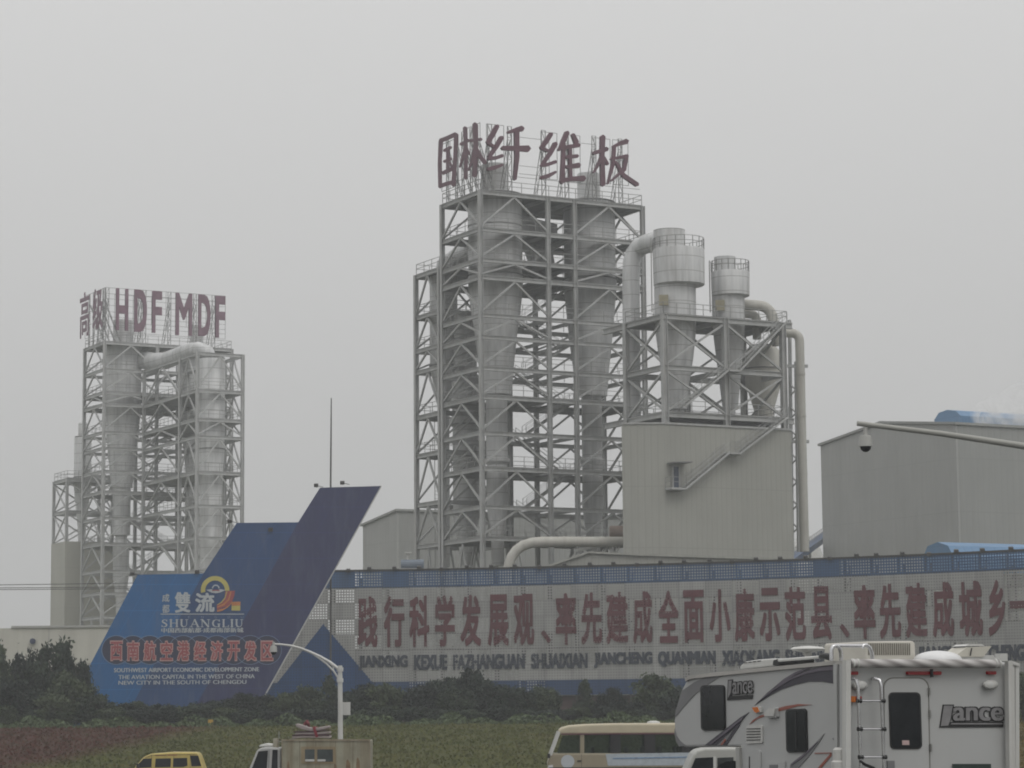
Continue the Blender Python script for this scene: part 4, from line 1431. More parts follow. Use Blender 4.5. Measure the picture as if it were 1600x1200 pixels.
# ------------------------------------------------------------------ blue wing-shaped development zone sign
nS = np.array([math.sin(R(8)), -math.cos(R(8)), 0])      # faces the road, right end a little nearer
PS = WY(400, 950, 238.0)
S_ = lambda x, y, off=0.0: PL(x, y, PS + nS * off, nS)
eS = np.array([nS[1] * -1, nS[0], 0])
def sign_fabric(name, c):
    m, t, b = nodes(name)
    f = noise(t, pos(t, (1, 1, .4)), .5, 5)
    col = ramp(t, f, [(.3, mul(c, .9)), (.7, mul(c, 1.1))])
    f3 = noise(t, pos(t, (1, 1, .15)), 1.5, 5, .7)
    col = mixc(t, math2(t, 'MULTIPLY', ramp(t, f3, [(.48, (0, 0, 0)), (.72, (1, 1, 1))]), .32), col, (.09, .11, .16))
    g = t.nodes.new('ShaderNodeNewGeometry')
    sp = t.nodes.new('ShaderNodeSeparateXYZ')
    t.links.new(g.outputs['Position'], sp.inputs[0])
    seam = math2(t, 'FRACT', math2(t, 'DIVIDE', sp.outputs[2], 2.4))
    col = mixc(t, ramp(t, seam, [(.018, (.5, .5, .5)), (.03, (0, 0, 0))]), col, mul(c, 1.8))
    sl_ = math2(t, 'FRACT', math2(t, 'DIVIDE', math2(t, 'SUBTRACT', sp.outputs[0], math2(t, 'MULTIPLY', sp.outputs[2], .57)), 2.1))
    col = mixc(t, ramp(t, sl_, [(.02, (.35, .35, .35)), (.05, (0, 0, 0))]), col, mul(c, 1.6))
    t.links.new(col, b.inputs['Base Color'])
    b.inputs['Roughness'].default_value = .5
    bump(t, b, noise(t, pos(t, (.6, .6, .25)), .6, 3), .12, .4)
    return m
bs = thing('development_sign', 'huge blue stepped wing-shaped sign with SHUANGLIU emblem and red characters in circles', 'billboard', np.array([*S_(270, 1120)[:2], 1.6]))
G_ = lambda x: x      # sign foot is hidden in the hedge
foot = 1150
outl = [(82, foot), (215, 898), (318, 896), (370, 817), (466, 816), (500, 762), (597, 759), (380, foot)]
mb = MB()
mb.prism([S_(x, y, -.03) for x, y in outl], -nS * .55)
mb.build('frame', paint('sign_edge_white', (.45, .45, .44), .6, .1, 1), bs)
off = 0.0
for name, c, poly in (('fabric_panel', (.000, .085, .245), [(82, foot), (215, 898), (318, 896), (180.5, foot)]),
                      ('fabric_panel', (.005, .040, .135), [(180.5, foot), (318, 896), (370, 817), (466, 816), (280, foot)]),
                      ('fabric_panel', (.013, .018, .080), [(280, foot), (466, 816), (500, 762), (594.5, 759.5), (377.5, foot)])):
    mb = MB()
    mb.prism([S_(x, y, 0.02) for x, y in poly], -nS * .04)
    mb.build(name, sign_fabric('sign_fabric', c), bs)
M['s_white'] = paint('sign_print_white', (.40, .43, .45), .6, .08, 1)
M['s_pale'] = paint('sign_print_pale_blue', (.13, .19, .29), .6, .1, 1)
M['s_navy'] = paint('sign_print_navy', (.010, .013, .045), .5, .12, 1)
M['s_red'] = paint('sign_print_red', (.27, .055, .062), .5, .12, .8)
M['s_pink'] = paint('sign_print_pink', (.42, .26, .24), .5, .1, 1)
M['s_yellow'] = paint('sign_print_yellow', (.42, .37, .10), .5, .12, 1)
M['s_orange'] = paint('sign_print_orange', (.44, .17, .05), .5, .12, 1)
def stext(mb, ch, x0, x1, yt, yb, off, bold=0.0, depth=.03):
    P00, P10, P01 = S_(x0, yb, off), S_(x1, yb, off), S_(x0, yt, off)
    P10 = np.array([P10[0], P10[1], P00[2]])
    P01 = np.array([P00[0], P00[1], P01[2]])
    put_text(mb, ch, P00, P10, P01, nS, depth, bold)
Z8 = lambda x, y: (200 + x / 5.715, 880 + y / 5.715)
def stext8(mb, ch, x0, x1, yt, yb, off, bold=0.0):
    a, b_ = Z8(x0, yt), Z8(x1, yb)
    stext(mb, ch, a[0], b_[0], a[1], b_[1], off, bold)
mb = MB()
stext8(mb, '成', 305, 370, 275, 345, .06, .012)
stext8(mb, '都', 305, 370, 370, 445, .06, .012)
mb.build('lettering', M['s_white'], bs)
mb = MB()
stext8(mb, '雙', 418, 556, 258, 442, .06, .022)
stext8(mb, '流', 600, 772, 265, 437, .06, .03)
mb.build('lettering', M['s_white'], bs)
mb = MB()
mb.prism([S_(*Z8(x, y), .05) for x, y in ((290, 458), (1036, 458), (1036, 451), (290, 451))], nS * .02)
mb.build('rule', M['s_white'], bs)
for i, ch in enumerate('CHENGDU'):
    mb = MB()
    stext8(mb, ch, 300 + i * 118, 322 + i * 118, 470, 492, .05)
    mb.build('letter', M['s_pale'], bs)
# SHUANGLIU in roman capitals with serifs
def roman(ch):
    T, t_ = .17, .07
    sf = lambda x, y: ([(x - .15, y), (x + .15, y)], .06)
    if ch == 'I':
        return .34, [([(.17, .0), (.17, 1)], T), sf(.17, .03), sf(.17, .97)]
    if ch == 'L':
        return .72, [([(.17, 0), (.17, 1)], T), sf(.17, .97), ([(.04, .03), (.66, .03)], .06), ([(.67, .0), (.67, .25)], .07)]
    if ch == 'H':
        return .95, [([(.17, 0), (.17, 1)], T), ([(.78, 0), (.78, 1)], T), ([(.17, .52), (.78, .52)], t_), sf(.17, .03), sf(.17, .97), sf(.78, .03), sf(.78, .97)]
    if ch == 'U':
        return .92, [([(.17, 1), (.17, .3), (.24, .1), (.42, .03), (.6, .08), (.7, .3), (.7, 1)], [T, T, T, .1, t_, t_, t_]), sf(.17, .97), sf(.7, .97)]
    if ch == 'A':
        return .95, [([(.1, 0), (.46, 1)], t_), ([(.46, 1), (.82, 0)], T), ([(.24, .35), (.66, .35)], t_), sf(.1, .03), sf(.82, .03)]
    if ch == 'N':
        return .98, [([(.14, 0), (.14, 1)], t_), ([(.14, 1), (.8, 0)], T), ([(.8, 0), (.8, 1)], t_), sf(.14, .03), sf(.1, .97), sf(.8, .97)]
    if ch == 'G':
        return .92, [([(.78, .8), (.6, .95), (.42, .97), (.2, .82), (.12, .5), (.2, .18), (.42, .03), (.62, .05), (.76, .15)], [t_, t_, t_, T, T, T, t_, t_, t_]), ([(.74, .02), (.74, .42)], T), ([(.58, .42), (.88, .42)], .06), ([(.79, .72), (.79, .98)], .06)]
    return .68, [([(.56, .8), (.45, .95), (.28, .96), (.14, .85), (.14, .68), (.3, .55), (.48, .42), (.56, .26), (.48, .09), (.3, .03), (.12, .08), (.07, .22)], [.06, .07, .08, .12, T, T, T, T, .13, .08, .07, .06]), ([(.57, .72), (.57, .98)], .05), ([(.06, .0), (.06, .28)], .05)]
mb = MB()
ws = [roman(ch)[0] for ch in 'SHUANGLIU']
gap = .13
tot = sum(ws) + gap * 8
xx = 0.0
for ch, wch in zip('SHUANGLIU', ws):
    for pts, wd_ in roman(ch)[1]:
        f = lambda p: S_(*Z8(297 + (xx + p[0]) / tot * 738, 570 - p[1] * 68), .055)
        mb.prism([f(p) for p in stroke_poly(pts, wd_)], nS * .02)
    xx += wch + gap
mb.build('lettering', M['s_white'], bs)
mb = MB()
stext8(mb, '中国西部航都·成都南部新城', 297, 1031, 578, 622, .05, .002)
mb.build('lettering', M['s_white'], bs)
mbd, mbr, mbo, mbi = MB(), MB(), MB(), MB()
for i, ch in enumerate('西南航空港经济开发区'):
    cx = 181.6 + i * (417.2 - 181.6) / 9
    cy = 1015.6
    r = 22.2
    mbd.prism([S_(cx + (r - .5) * math.cos(R(k * 12)), cy + (r - .5) * math.sin(R(k * 12)), .03 + .0012 * i) for k in range(30)], nS * .012)
    ring = [(math.cos(R(k * 12)), math.sin(R(k * 12))) for k in range(31)]
    for k in range(30):
        a, b_ = ring[k], ring[k + 1]
        mbr.prism([S_(cx + a[0] * r, cy + a[1] * r, .062 + .0012 * i), S_(cx + b_[0] * r, cy + b_[1] * r, .062 + .0012 * i), S_(cx + b_[0] * (r + .9), cy + b_[1] * (r + .9), .062 + .0012 * i), S_(cx + a[0] * (r + .9), cy + a[1] * (r + .9), .062 + .0012 * i)], nS * .01)
    stext(mbo, ch, cx - 10.2, cx + 10.2, 1000.8, 1033.2, .085, .06, .02)
    stext(mbi, ch, cx - 8.8, cx + 8.8, 1002.6, 1031.4, .11, .022, .02)
mbd.build('disc', M['s_navy'], bs)
mbr.build('ring', M['s_pale'], bs)
mbo.build('character_outline', M['s_pink'], bs)
mbi.build('character', M['s_red'], bs)
mb = MB()
stext(mb, 'SOUTHWEST AIRPORT ECONOMIC DEVELOPMENT ZONE', 178, 405, 1044, 1050.5, .05, .0012)
stext(mb, 'THE AVIATION CAPITAL IN THE WEST OF CHINA', 185, 398, 1054.8, 1061.3, .05, .001)
stext(mb, 'NEW CITY IN THE SOUTH OF CHENGDU', 185, 385, 1063.8, 1070, .05, .001)
mb.build('lettering', M['s_white'], bs)
# emblem: yellow arch, white wings, red and gold road
def e8(x, y, off):
    return S_(*Z8(x, y), off)
def ring_part(mb, cx, cy, r0, r1, a0, a1, off, n=18):
    p = [(cx + r1 * math.cos(R(a0 + (a1 - a0) * i / n)), cy - r1 * math.sin(R(a0 + (a1 - a0) * i / n))) for i in range(n + 1)]
    p += [(cx + r0 * math.cos(R(a1 + (a0 - a1) * i / n)), cy - r0 * math.sin(R(a1 + (a0 - a1) * i / n))) for i in range(n + 1)]
    mb.prism([e8(x, y, off) for x, y in p], nS * .02)
em = MB()
ring_part(em, 778, 242, 88, 128, -2, 190, .055)
em_o = em.build('emblem', M['s_yellow'], bs)
mb = MB()
ring_part(mb, 784, 225, 24, 34, 0, 180, .055, 8)
mb.prism([e8(x, y, .057) for x, y in ((698, 238), (745, 232), (784, 248), (823, 232), (872, 240), (820, 262), (784, 268), (745, 262))], nS * .02)
mb.build('emblem', M['s_white'], bs)
mb = MB()
mb.prism([e8(x, y, .08) for x, y in ((750, 240), (784, 236), (818, 240), (818, 250), (784, 246), (750, 250))], nS * .01)
mb.prism([e8(x, y, .058) for x, y in ((868, 250), (955, 245), (950, 290), (925, 350), (880, 385), (795, 415), (793, 370), (835, 345), (865, 305))], nS * .02)
mb.build('emblem', M['s_red'], bs)
mb = MB()
mb.prism([e8(x, y, .085) for x, y in ((915, 250), (925, 250), (905, 330), (860, 375), (795, 398), (795, 388), (850, 362), (893, 320))], nS * .01)
mb.prism([e8(x, y, .06) for x, y in ((795, 418), (860, 402), (905, 370), (930, 340), (930, 355), (890, 395), (840, 425), (796, 434))], nS * .02)
mb.prism([e8(x, y, .06) for x, y in ((925, 345), (1004, 343), (1003, 378), (925, 380))], nS * .02)
mb.build('emblem', M['s_orange'], bs)
mb = MB()
mb.prism([e8(x, y, .06) for x, y in ((925, 381), (1003, 379), (1002, 424), (924, 422))], nS * .02)
mb.prism([e8(x, y, .087) for x, y in ((880, 250), (888, 250), (868, 315), (838, 352), (795, 376), (795, 371), (832, 346), (862, 308))], nS * .01)
mb.build('emblem', M['s_yellow'], bs)
# scaffold behind the sign
mb = MB()
for x, yt in ((180, 975), (235, 905), (300, 902), (345, 865)):
    a = S_(x, yt, -.75)
    g0 = np.array([a[0], a[1], 1.6])
    mb.bar(g0, a, .22)
    mb.bar(g0 - nS * 4, a - ZU * 1.5, .18)
mb.build('support_frame', M['steel'], bs)
for i, (x, y) in enumerate(((207, 897), (308, 894), (359, 815), (423, 828), (494, 759), (535, 755))):
    copy_thing(fl0, S_(x, y + 1, .05), ['black floodlight on the far left tip of the blue sign', 'black floodlight at the right end of the lowest blue step', 'black floodlight on the left tip of the middle blue step', 'dark floodlight fixed below the middle top edge of the blue sign', 'black floodlight on the left tip of the highest blue step', 'black floodlight right of the tall mast on the blue sign'][i])
mb = MB()
mp, mq = WY(516.6, 764, 239.5), WY(517.6, 622, 239.5)
mb.tube([np.array([mp[0], mp[1], 1.6]), mp, (mp + mq) / 2, mq], [.09, .085, .075, .05], 8)
tag(mb.build('mast', M['lamp_black'], at=np.array([mp[0], mp[1], 1.6])), 'thin black mast rising above the top of the blue sign', 'mast')

# ------------------------------------------------------------------ trees, bushes and ground cover
def leaf_mat(name, c0, c1, c2):
    m, t, b = nodes(name)
    oi = t.nodes.new('ShaderNodeObjectInfo')
    f = noise(t, pos(t, (1, 1, 1)), .7, 4, .75)
    f = math2(t, 'ADD', math2(t, 'MULTIPLY', f, .85), math2(t, 'MULTIPLY', math2(t, 'SUBTRACT', oi.outputs['Random'], .35), .45))
    t.links.new(ramp(t, f, [(.3, c0), (.5, c1), (.75, c2)]), b.inputs['Base Color'])
    b.inputs['Roughness'].default_value = .65
    b.inputs['Specular IOR Level'].default_value = .25
    return m
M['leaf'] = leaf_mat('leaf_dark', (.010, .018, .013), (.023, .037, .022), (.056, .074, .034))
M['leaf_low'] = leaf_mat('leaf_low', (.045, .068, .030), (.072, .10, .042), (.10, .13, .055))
M['bark'] = paint('bark', (.06, .05, .04), .9, .25, 3)
def crown_mesh(name, seed, kind, nleaf=4200):
    r = np.random.default_rng(seed)
    v, f = [], []
    nc = 46
    cl = []
    while len(cl) < nc:
        p = r.random(3) * 2 - 1
        if kind == 'round':
            ok = p[0] ** 2 + p[1] ** 2 + (p[2] * 1.0) ** 2 < .82
            q = (p[0] * .5, p[1] * .5, .54 + p[2] * .46)
        else:
            h = (p[2] + 1) / 2
            w_ = (1 - h) ** .6 * (.75 + .25 * math.sin(h * 17 + seed))
            ok = p[0] ** 2 + p[1] ** 2 < w_ ** 2 * .85
            q = (p[0] * .5, p[1] * .5, .1 + h * .86)
        if ok and (r.random() < .3 + (p @ p) * .8):
            cl.append(q)
    for k in range(nleaf):
        c = np.array(cl[r.integers(nc)])
        sg = .046 + .038 * r.random()
        c = c + r.normal(0, sg, 3) * np.array([1, 1, .8])
        if c[2] < 0.0:
            c[2] = abs(c[2])
        a = r.normal(0, 1, 3)
        a /= np.linalg.norm(a)
        b_ = np.cross(a, r.normal(0, 1, 3))
        b_ /= np.linalg.norm(b_)
        s = .018 + .022 * r.random()
        o = len(v)
        v += [tuple(c - a * s * 1.5), tuple(c + b_ * s * .8), tuple(c + a * s * 1.5), tuple(c - b_ * s * .8)]
        f.append((o, o + 1, o + 2, o + 3))
    me = bpy.data.meshes.new(name)
    me.from_pydata(v, [], f)
    me.materials.append(M['leaf'])
    return me
def trunk_mesh(seed):
    r = np.random.default_rng(seed)
    mb = MB()
    mb.tube([(0, 0, 0), (.01, .01, .3), (.0, .02, .75)], [.03, .022, .008], 7)
    for k in range(5):
        a = k * 1.26 + r.random()
        z = .15 + .1 * k
        mb.tube([(0, 0, z), (.13 * math.cos(a), .13 * math.sin(a), z + .14), (.27 * math.cos(a), .27 * math.sin(a), z + .3)], [.014, .009, .004], 5)
    me = bpy.data.meshes.new('trunk')
    me.from_pydata(mb.v, [], mb.f)
    me.materials.append(M['bark'])
    return me
CR = {'sparse': [crown_mesh('crown', 60 + i, 'cone', 700) for i in range(2)], 'round': [crown_mesh('crown', i, 'round') for i in range(5)], 'cone': [crown_mesh('crown', 20 + i, 'cone') for i in range(4)]}
TM = [trunk_mesh(i) for i in range(3)]
tn = [0]
def plant(name, cat, label, px, ytop, Y, wpx, kind, group):
    g = gz(Y)
    top = WY(px, ytop, Y)
    h = top[2] - g
    wd = wpx * Y / FPX
    r = thing(name, label, cat, (top[0], top[1], g), group)
    i = tn[0]
    tn[0] += 1
    for nm, me in (('crown', CR[kind][i % len(CR[kind])]), ('trunk', TM[i % 3])):
        o = bpy.data.objects.new(nm, me)
        COL.objects.link(o)
        o.parent = r
    r.scale = (wd * 1.12, wd * 1.12, h * 1.02)
    r.rotation_euler = (0, 0, i * 1.7)
    return r
TR = 'trees around the signs'
for px, yt, Y, wpx, kind, label in (
        (-6, 1006, 222, 52, 'round', 'dark evergreen tree cut by the left edge of the picture'),
        (40, 1016, 226, 46, 'round', 'short rounded evergreen in front of the white building, under the round vent'),
        (88, 1005, 227, 62, 'round', 'tallest bushy evergreen before the white building'),
        (121, 1025, 226, 38, 'round', 'small narrow evergreen between the tallest evergreen and the blue sign'),
        (62, 1040, 224, 60, 'round', 'low rounded dark tree below the gap between the two left evergreens'),
        (12, 1062, 219, 60, 'round', 'low dark tree at the bottom left edge'),
        (105, 1048, 222, 60, 'round', 'broad dark tree touching the lower left corner of the blue sign'),
        (514, 1052, 226, 44, 'cone', 'pointed dark tree in front of the blue triangle, behind the curved lamp post'),
        (690, 1058, 225, 50, 'round', 'bushy dark tree under the word KEXUE on the board'),
        (735, 1050, 226, 56, 'round', 'tallest bushy tree under the word FAZHANGUAN'),
        (742, 1036, 227, 40, 'sparse', 'thin twiggy sapling poking above the bushes under the board lettering'),
        (912, 1058, 224, 36, 'cone', 'upright tree under the word SHUAIXIAN standing alone'),
        (1022, 1056, 222, 62, 'round', 'bushy tree just left of the camper nose'),
        (1596, 1050, 210, 60, 'round', 'green tree showing right of the camper at the picture edge')):
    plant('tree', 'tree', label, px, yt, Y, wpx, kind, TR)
SG = 'dark bushes below the signs'
bush = [(45, 1078, 220, 60), (88, 1085, 218, 56), (132, 1072, 223, 54), (150, 1088, 219, 50), (185, 1096, 221, 50), (218, 1098, 222, 46), (252, 1100, 221, 44), (285, 1103, 222, 44), (315, 1099, 221, 46), (345, 1092, 222, 50),
        (378, 1086, 223, 54), (412, 1086, 224, 50), (445, 1082, 224, 52), (480, 1074, 224, 52)]
for i, (px, yt, Y, wpx) in enumerate(bush):
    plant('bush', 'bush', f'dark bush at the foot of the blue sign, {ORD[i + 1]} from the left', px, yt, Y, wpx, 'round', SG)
bush2 = [(545, 1080, 224, 54), (572, 1072, 224, 52), (604, 1068, 223, 56), (632, 1078, 224, 50), (662, 1070, 223, 56), (712, 1074, 222, 56), (765, 1066, 224, 56), (796, 1072, 223, 52), (824, 1076, 223, 48), (850, 1074, 223, 44), (955, 1078, 221, 42), (1058, 1072, 220, 50), (990, 1096, 219, 40), (925, 1100, 219, 36)]
bush2.sort()
for i, (px, yt, Y, wpx) in enumerate(bush2):
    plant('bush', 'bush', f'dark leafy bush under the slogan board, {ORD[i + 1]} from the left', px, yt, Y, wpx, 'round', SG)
bush3 = [(x, 1104 + (k * 37 % 7), 217.2 + (k * 13 % 5) * .35, 44 + (k * 29 % 14)) for k, x in enumerate(range(4, 1080, 43))]
for i, (px, yt, Y, wpx) in enumerate(bush3):
    o = plant('shrub', 'shrub', f'low green shrub along the meadow edge, {ORD[i + 1]} from the left', px, yt, Y, wpx, 'round', 'low shrubs along the meadow edge')
mb = MB()
r_ = np.random.default_rng(5)
for k in range(26000):
    Y = 213.6 + 5.5 * r_.random()
    px = -60 + 1740 * r_.random()
    x = (px - 800) / FPX * Y
    hump = .55 + .3 * math.sin(x * .9) + .2 * math.sin(x * 2.3 + 1)
    z = gz(Y) + r_.random() * hump * (1.0 if Y > 214.5 else .5)
    c = np.array([x, Y, z])
    a = r_.normal(0, 1, 3)
    a /= np.linalg.norm(a)
    b_ = np.cross(a, r_.normal(0, 1, 3))
    b_ /= np.linalg.norm(b_)
    s = .06 + .07 * r_.random()
    mb.add([c - a * s * 1.5, c + b_ * s, c + a * s * 1.5, c - b_ * s], [(0, 1, 2, 3)])
struct(mb.build('ground_cover', M['leaf_low']), 'stuff')
c = WY(329, 1134, 214.5)
yp = thing('marker_post', 'small yellow marker post standing at the far edge of the meadow', 'marker', (c[0], c[1], gz(214.5)))
mb = MB()
mb.abox(c[0] - .12, c[0] + .12, c[1] - .1, c[1] + .1, gz(214.5), c[2] + .05)
mb.build('post', paint('ochre_yellow', (.36, .22, .03), .6), yp)
mb = MB()
mb.abox(c[0] - .2, c[0] + .2, c[1] - .16, c[1] + .16, c[2] + .05, c[2] + .5)
mb.build('cap', paint('ochre_yellow', (.40, .24, .03), .6), yp)

# ------------------------------------------------------------------ camera poles
Yp = 115.0
lp = thing('camera_pole', 'slim white pole with curved arm and dome camera in front of the signs', 'camera pole', (WY(532, 1150, Yp)[0], Yp, gz(Yp)))
tp_ = WY(531.3, 1040, Yp)
mb = MB()
mb.tube([np.array([tp_[0] + .03, Yp, gz(Yp)]), tp_], [.125, .10], 12)
mb.build('post', M['pole'], lp, True)
mb = MB()
A_ = [(531, 1047), (515, 1034.5), (500, 1026), (485, 1019), (470, 1013), (455, 1009), (440, 1007), (427, 1006.5)]
mb.tube([WY(x, y, Yp) for x, y in A_], [.075, .07, .065, .06, .055, .05, .045, .045], 8)
mb.tube([WY(x, y, Yp) for x, y in ((531, 1063), (521, 1048), (510, 1037), (498, 1028), (487, 1020.5))], .04, 8)
mb.bar(WY(520.5, 1040, Yp), WY(521, 1047, Yp), .05)
mb.build('arm', M['pole'], lp, True)
mb = MB()
for y in (1046, 1063):
    q = WY(531.4, y, Yp)
    mb.tube([q - ZU * .09, q + ZU * .09], .15, 10)
mb.build('clamp', M['pole'], lp)
def dome(parent, c, s):
    mb = MB()
    mb.lathe(c[:2], [(c[2] + .42 * s, .07 * s), (c[2] + .20 * s, .07 * s), (c[2] + .18 * s, .17 * s), (c[2] + .12 * s, .185 * s), (c[2] - .12 * s, .205 * s), (c[2] - .15 * s, .21 * s)], 18)
    h = mb.build('camera_housing', M['box_grey'], parent, True)
    mb = MB()
    mb.lathe(c[:2], [(c[2] - .151 * s, .17 * s), (c[2] - .24 * s, .15 * s), (c[2] - .30 * s, .08 * s), (c[2] - .32 * s, .01)], 18)
    mb.build('lens_dome', glass('dome_glass', (.02, .02, .022)), h, True)
dome(lp, WY(427.5, 1014.5, Yp), .80)
mb = MB()
a, b_ = WY(529.5, 1117.5, Yp - .2), WY(546, 1097, Yp - .2)
mb.abox(a[0], b_[0], Yp + .14, Yp + .5, a[2], b_[2])
mb.build('control_box', M['pole'], lp)

Yh = 60.0
hp = thing('camera_pole', 'grey roadside arm reaching in from the right with a dome camera hanging at its tip', 'camera pole', (WY(1790, 900, Yh)[0], Yh, gz(Yh)))
mb = MB()
mb.tube([WY(1339, 661.5, Yh), WY(1470, 677.5, Yh), WY(1600, 697, Yh), WY(1700, 714, Yh), WY(1788, 731, Yh)], [.06, .068, .08, .09, .10], 14)
mb.build('arm', M['pole_grey'], hp, True)
mb = MB()
e_ = WY(1788, 731, Yh)
mb.tube([(e_[0], Yh, gz(Yh)), (e_[0], Yh, e_[2] + .5)], [.17, .11], 14)
mb.build('post', M['pole_grey'], hp, True)
dome(hp, WY(1352.3, 690, Yh), .78)

# ------------------------------------------------------------------ vehicles
def bevel(o, w, seg=2):
    m = o.modifiers.new('bevel', 'BEVEL')
    m.width = w
    m.segments = seg
    m.limit_method = 'ANGLE'
    m.angle_limit = R(25)
    return o
M['tyre'] = paint('tyre_rubber', (.02, .02, .02), .9, .2, 4)
M['rim'] = paint('wheel_rim', (.35, .35, .36), .4, .1, 3, .6)
M['win'] = glass('dark_window')
M['black'] = paint('black_trim', (.018, .018, .019), .5, .15, 4)
M['clear'] = clear_glass('clear_window', .82)
M['lamp_white'] = paint('headlamp_lens', (.6, .6, .6), .1, .05, 4)
M['lamp_red'] = paint('tail_lamp_red', (.28, .018, .022), .25, .12, 6)
M['lamp_amber'] = paint('marker_amber', (.55, .15, .02), .25, .12, 6)
def wheel(parent, c, r, wd, ax):
    """tyre with a rim; ax = axle direction"""
    ax = np.array(ax, float)
    mb = MB()
    c = np.array(c, float)
    mb.tube([c - ax * wd / 2, c - ax * wd * .4, c + ax * wd * .4, c + ax * wd / 2], [r * .9, r, r, r * .9], 24)
    t_ = mb.build('wheel', M['tyre'], parent, False)
    mb = MB()
    mb.tube([c - ax * (wd / 2 + .015), c - ax * (wd / 2 - .02)], [r * .5, r * .6], 18)
    mb.tube([c + ax * (wd / 2 - .02), c + ax * (wd / 2 + .015)], [r * .6, r * .5], 18)
    mb.build('rim', M['rim'], t_)
def side_vehicle(Y):
    return lambda x, y, d=0.0: WY(x, y, Y) if d == 0 else np.array([WY(x, y, Y)[0], Y + d, WY(x, y, Y)[2]])
XA = np.array([0, 1.0, 0])
# yellow van
Yv = 138.0
V = side_vehicle(Yv)
gv = gz(Yv + .8)
van = thing('van', 'small yellow minivan heading left along the meadow edge', 'van', (V(262, 1225)[0], Yv + .8, gv))
yel = paint('yellow_paint', (.46, .36, .10), .35, .08, 1.5, streak=((.25, .18, .05), .25, 4))
yl = (lambda z: 1105 + (CH - z) / Yv * 4000)(gv + .25)
pol = [(203, yl), (202, 1216), (206, 1206), (212, 1197), (224.5, 1182.5), (236, 1177.8), (268, 1175.2), (305, 1175.4), (309.5, 1177.5), (313, 1186), (318.5, 1202), (319, yl)]
mb = MB()
mb.prism([V(x, y) for x, y in pol], XA * 1.55)
bevel(mb.build('body', yel, van), .09, 3)
def panel(parent, name, m, Vf, pts, d, th):
    mb = MB()
    mb.prism([Vf(x, y, d) for x, y in pts], XA * th)
    return mb.build(name, m, parent)
zv = lambda pts: [(180 + x / 10, 1120 + y / 10) for x, y in pts]
for pts in ([(325, 775), (440, 655), (575, 650), (560, 790), (330, 800)], [(632, 652), (872, 648), (866, 785), (622, 790)], [(908, 646), (1124, 641), (1130, 765), (1060, 785), (902, 785)], [(1172, 606), (1298, 606), (1346, 770), (1192, 775)]):
    panel(van, 'window', M['win'], V, zv(pts), -.012, .03)
panel(van, 'stripe', paint('brown_decal', (.16, .06, .03), .5), V, zv([(625, 594), (800, 588), (800, 606), (625, 612)]), -.008, .02)
panel(van, 'stripe', paint('red_decal', (.30, .06, .03), .5), V, zv([(818, 588), (962, 586), (962, 604), (818, 606)]), -.008, .02)
for x in (222, 298):
    for d in (.1, 1.45):
        wheel(van, (V(x, 1220)[0], Yv + d, gv + .29), .29, .17, XA)
for x in (236.5, 271.5, 297):
    panel(van, 'door_seam', M['black'], V, [(x, 1178.5), (x + .5, 1178.5), (x + .2, 1222), (x - .3, 1222)], -.006, .012)
panel(van, 'gutter', paint('van_gutter', (.22, .16, .05), .5), V, [(226, 1183.2), (238, 1179.2), (308, 1178.2), (308, 1178.9), (238, 1180), (226.5, 1184)], -.02, .04)
panel(van, 'headlight', M['lamp_white'], V, [(202.3, 1208), (207, 1205.5), (208, 1209), (203, 1212)], -.01, .03)
mb = MB()
q = V(216, 1196)
mb.box(q + np.array([0, -.14, 0]), (.06, 0, 0), (0, .1, 0), (0, 0, .09))
mb.build('wing_mirror', M['black'], van)
# box truck with a bundle on the roof
Yt = 95.0
V = side_vehicle(Yt)
gt = gz(Yt + 1)
trk = thing('truck', 'worn cream box truck with two small windows in its side, heading left', 'truck', (V(500, 1230)[0], Yt + 1, gt))
def grime(name, c):
    return paint(name, c, .7, .2, 1.6, streak=((.14, .10, .05), .8, 2.6))
yb_ = 1105 + (CH - gt - .85) / Yt * 4000
mb = MB()
mb.prism([V(440.5, yb_), V(440.5, 1156.5), V(578, 1156.5), V(578, yb_)], XA * 2.0)
bevel(mb.build('cargo_box', grime('cream_box_paint', (.26, .25, .185)), trk), .04, 2)
for pts in ([(440, 1158), (440, 1155), (578.5, 1155), (578.5, 1158)], [(440, yb_), (440, 1158), (442, 1158), (442, yb_)], [(576.5, yb_), (576.5, 1158), (578.5, 1158), (578.5, yb_)]):
    panel(trk, 'edge_trim', grime('box_trim', (.24, .21, .15)), V, pts, -.03, .06)
zt_ = lambda pts: [(370 + x / 6.957, 1110 + y / 6.957) for x, y in pts]
fr = panel(trk, 'window_frame', grime('window_rim', (.25, .20, .12)), V, zt_([(700, 395), (1075, 395), (1075, 580), (700, 580)]), -.02, .06)
for pts in ([(742, 424), (846, 424), (846, 556), (742, 556)], [(876, 424), (1045, 424), (1045, 556), (876, 556)]):
    panel(trk, 'window', glass('truck_box_glass', (.06, .07, .07), .12), V, zt_(pts), -.035, .03)
for pts in ([(745, 532), (844, 532), (844, 554), (745, 554)], [(878, 532), (965, 532), (965, 554), (878, 554)]):
    panel(trk, 'sill', M['pole'], V, zt_(pts), -.05, .02)
mb = MB()
cabp = zt_([(478, 690), (478, 410), (350, 398), (262, 405), (215, 432), (178, 520), (128, 640), (118, 700), (118, 780)]) 
cabp = [(x, min(y, yb_ + 8)) for x, y in cabp]
cabp[0] = (cabp[0][0] - 1, yb_ + 8)
cabp[-1] = (cabp[-1][0], yb_ + 8)
mb.prism([V(x, y, .15) for x, y in cabp], XA * 1.7)
cb_ = bevel(mb.build('cab', paint('cab_white', (.36, .36, .35), .4, .06, 2), trk), .06, 2)
panel(trk, 'window', M['win'], V, zt_([(232, 446), (335, 436), (322, 640), (158, 640)]), .13, .03)
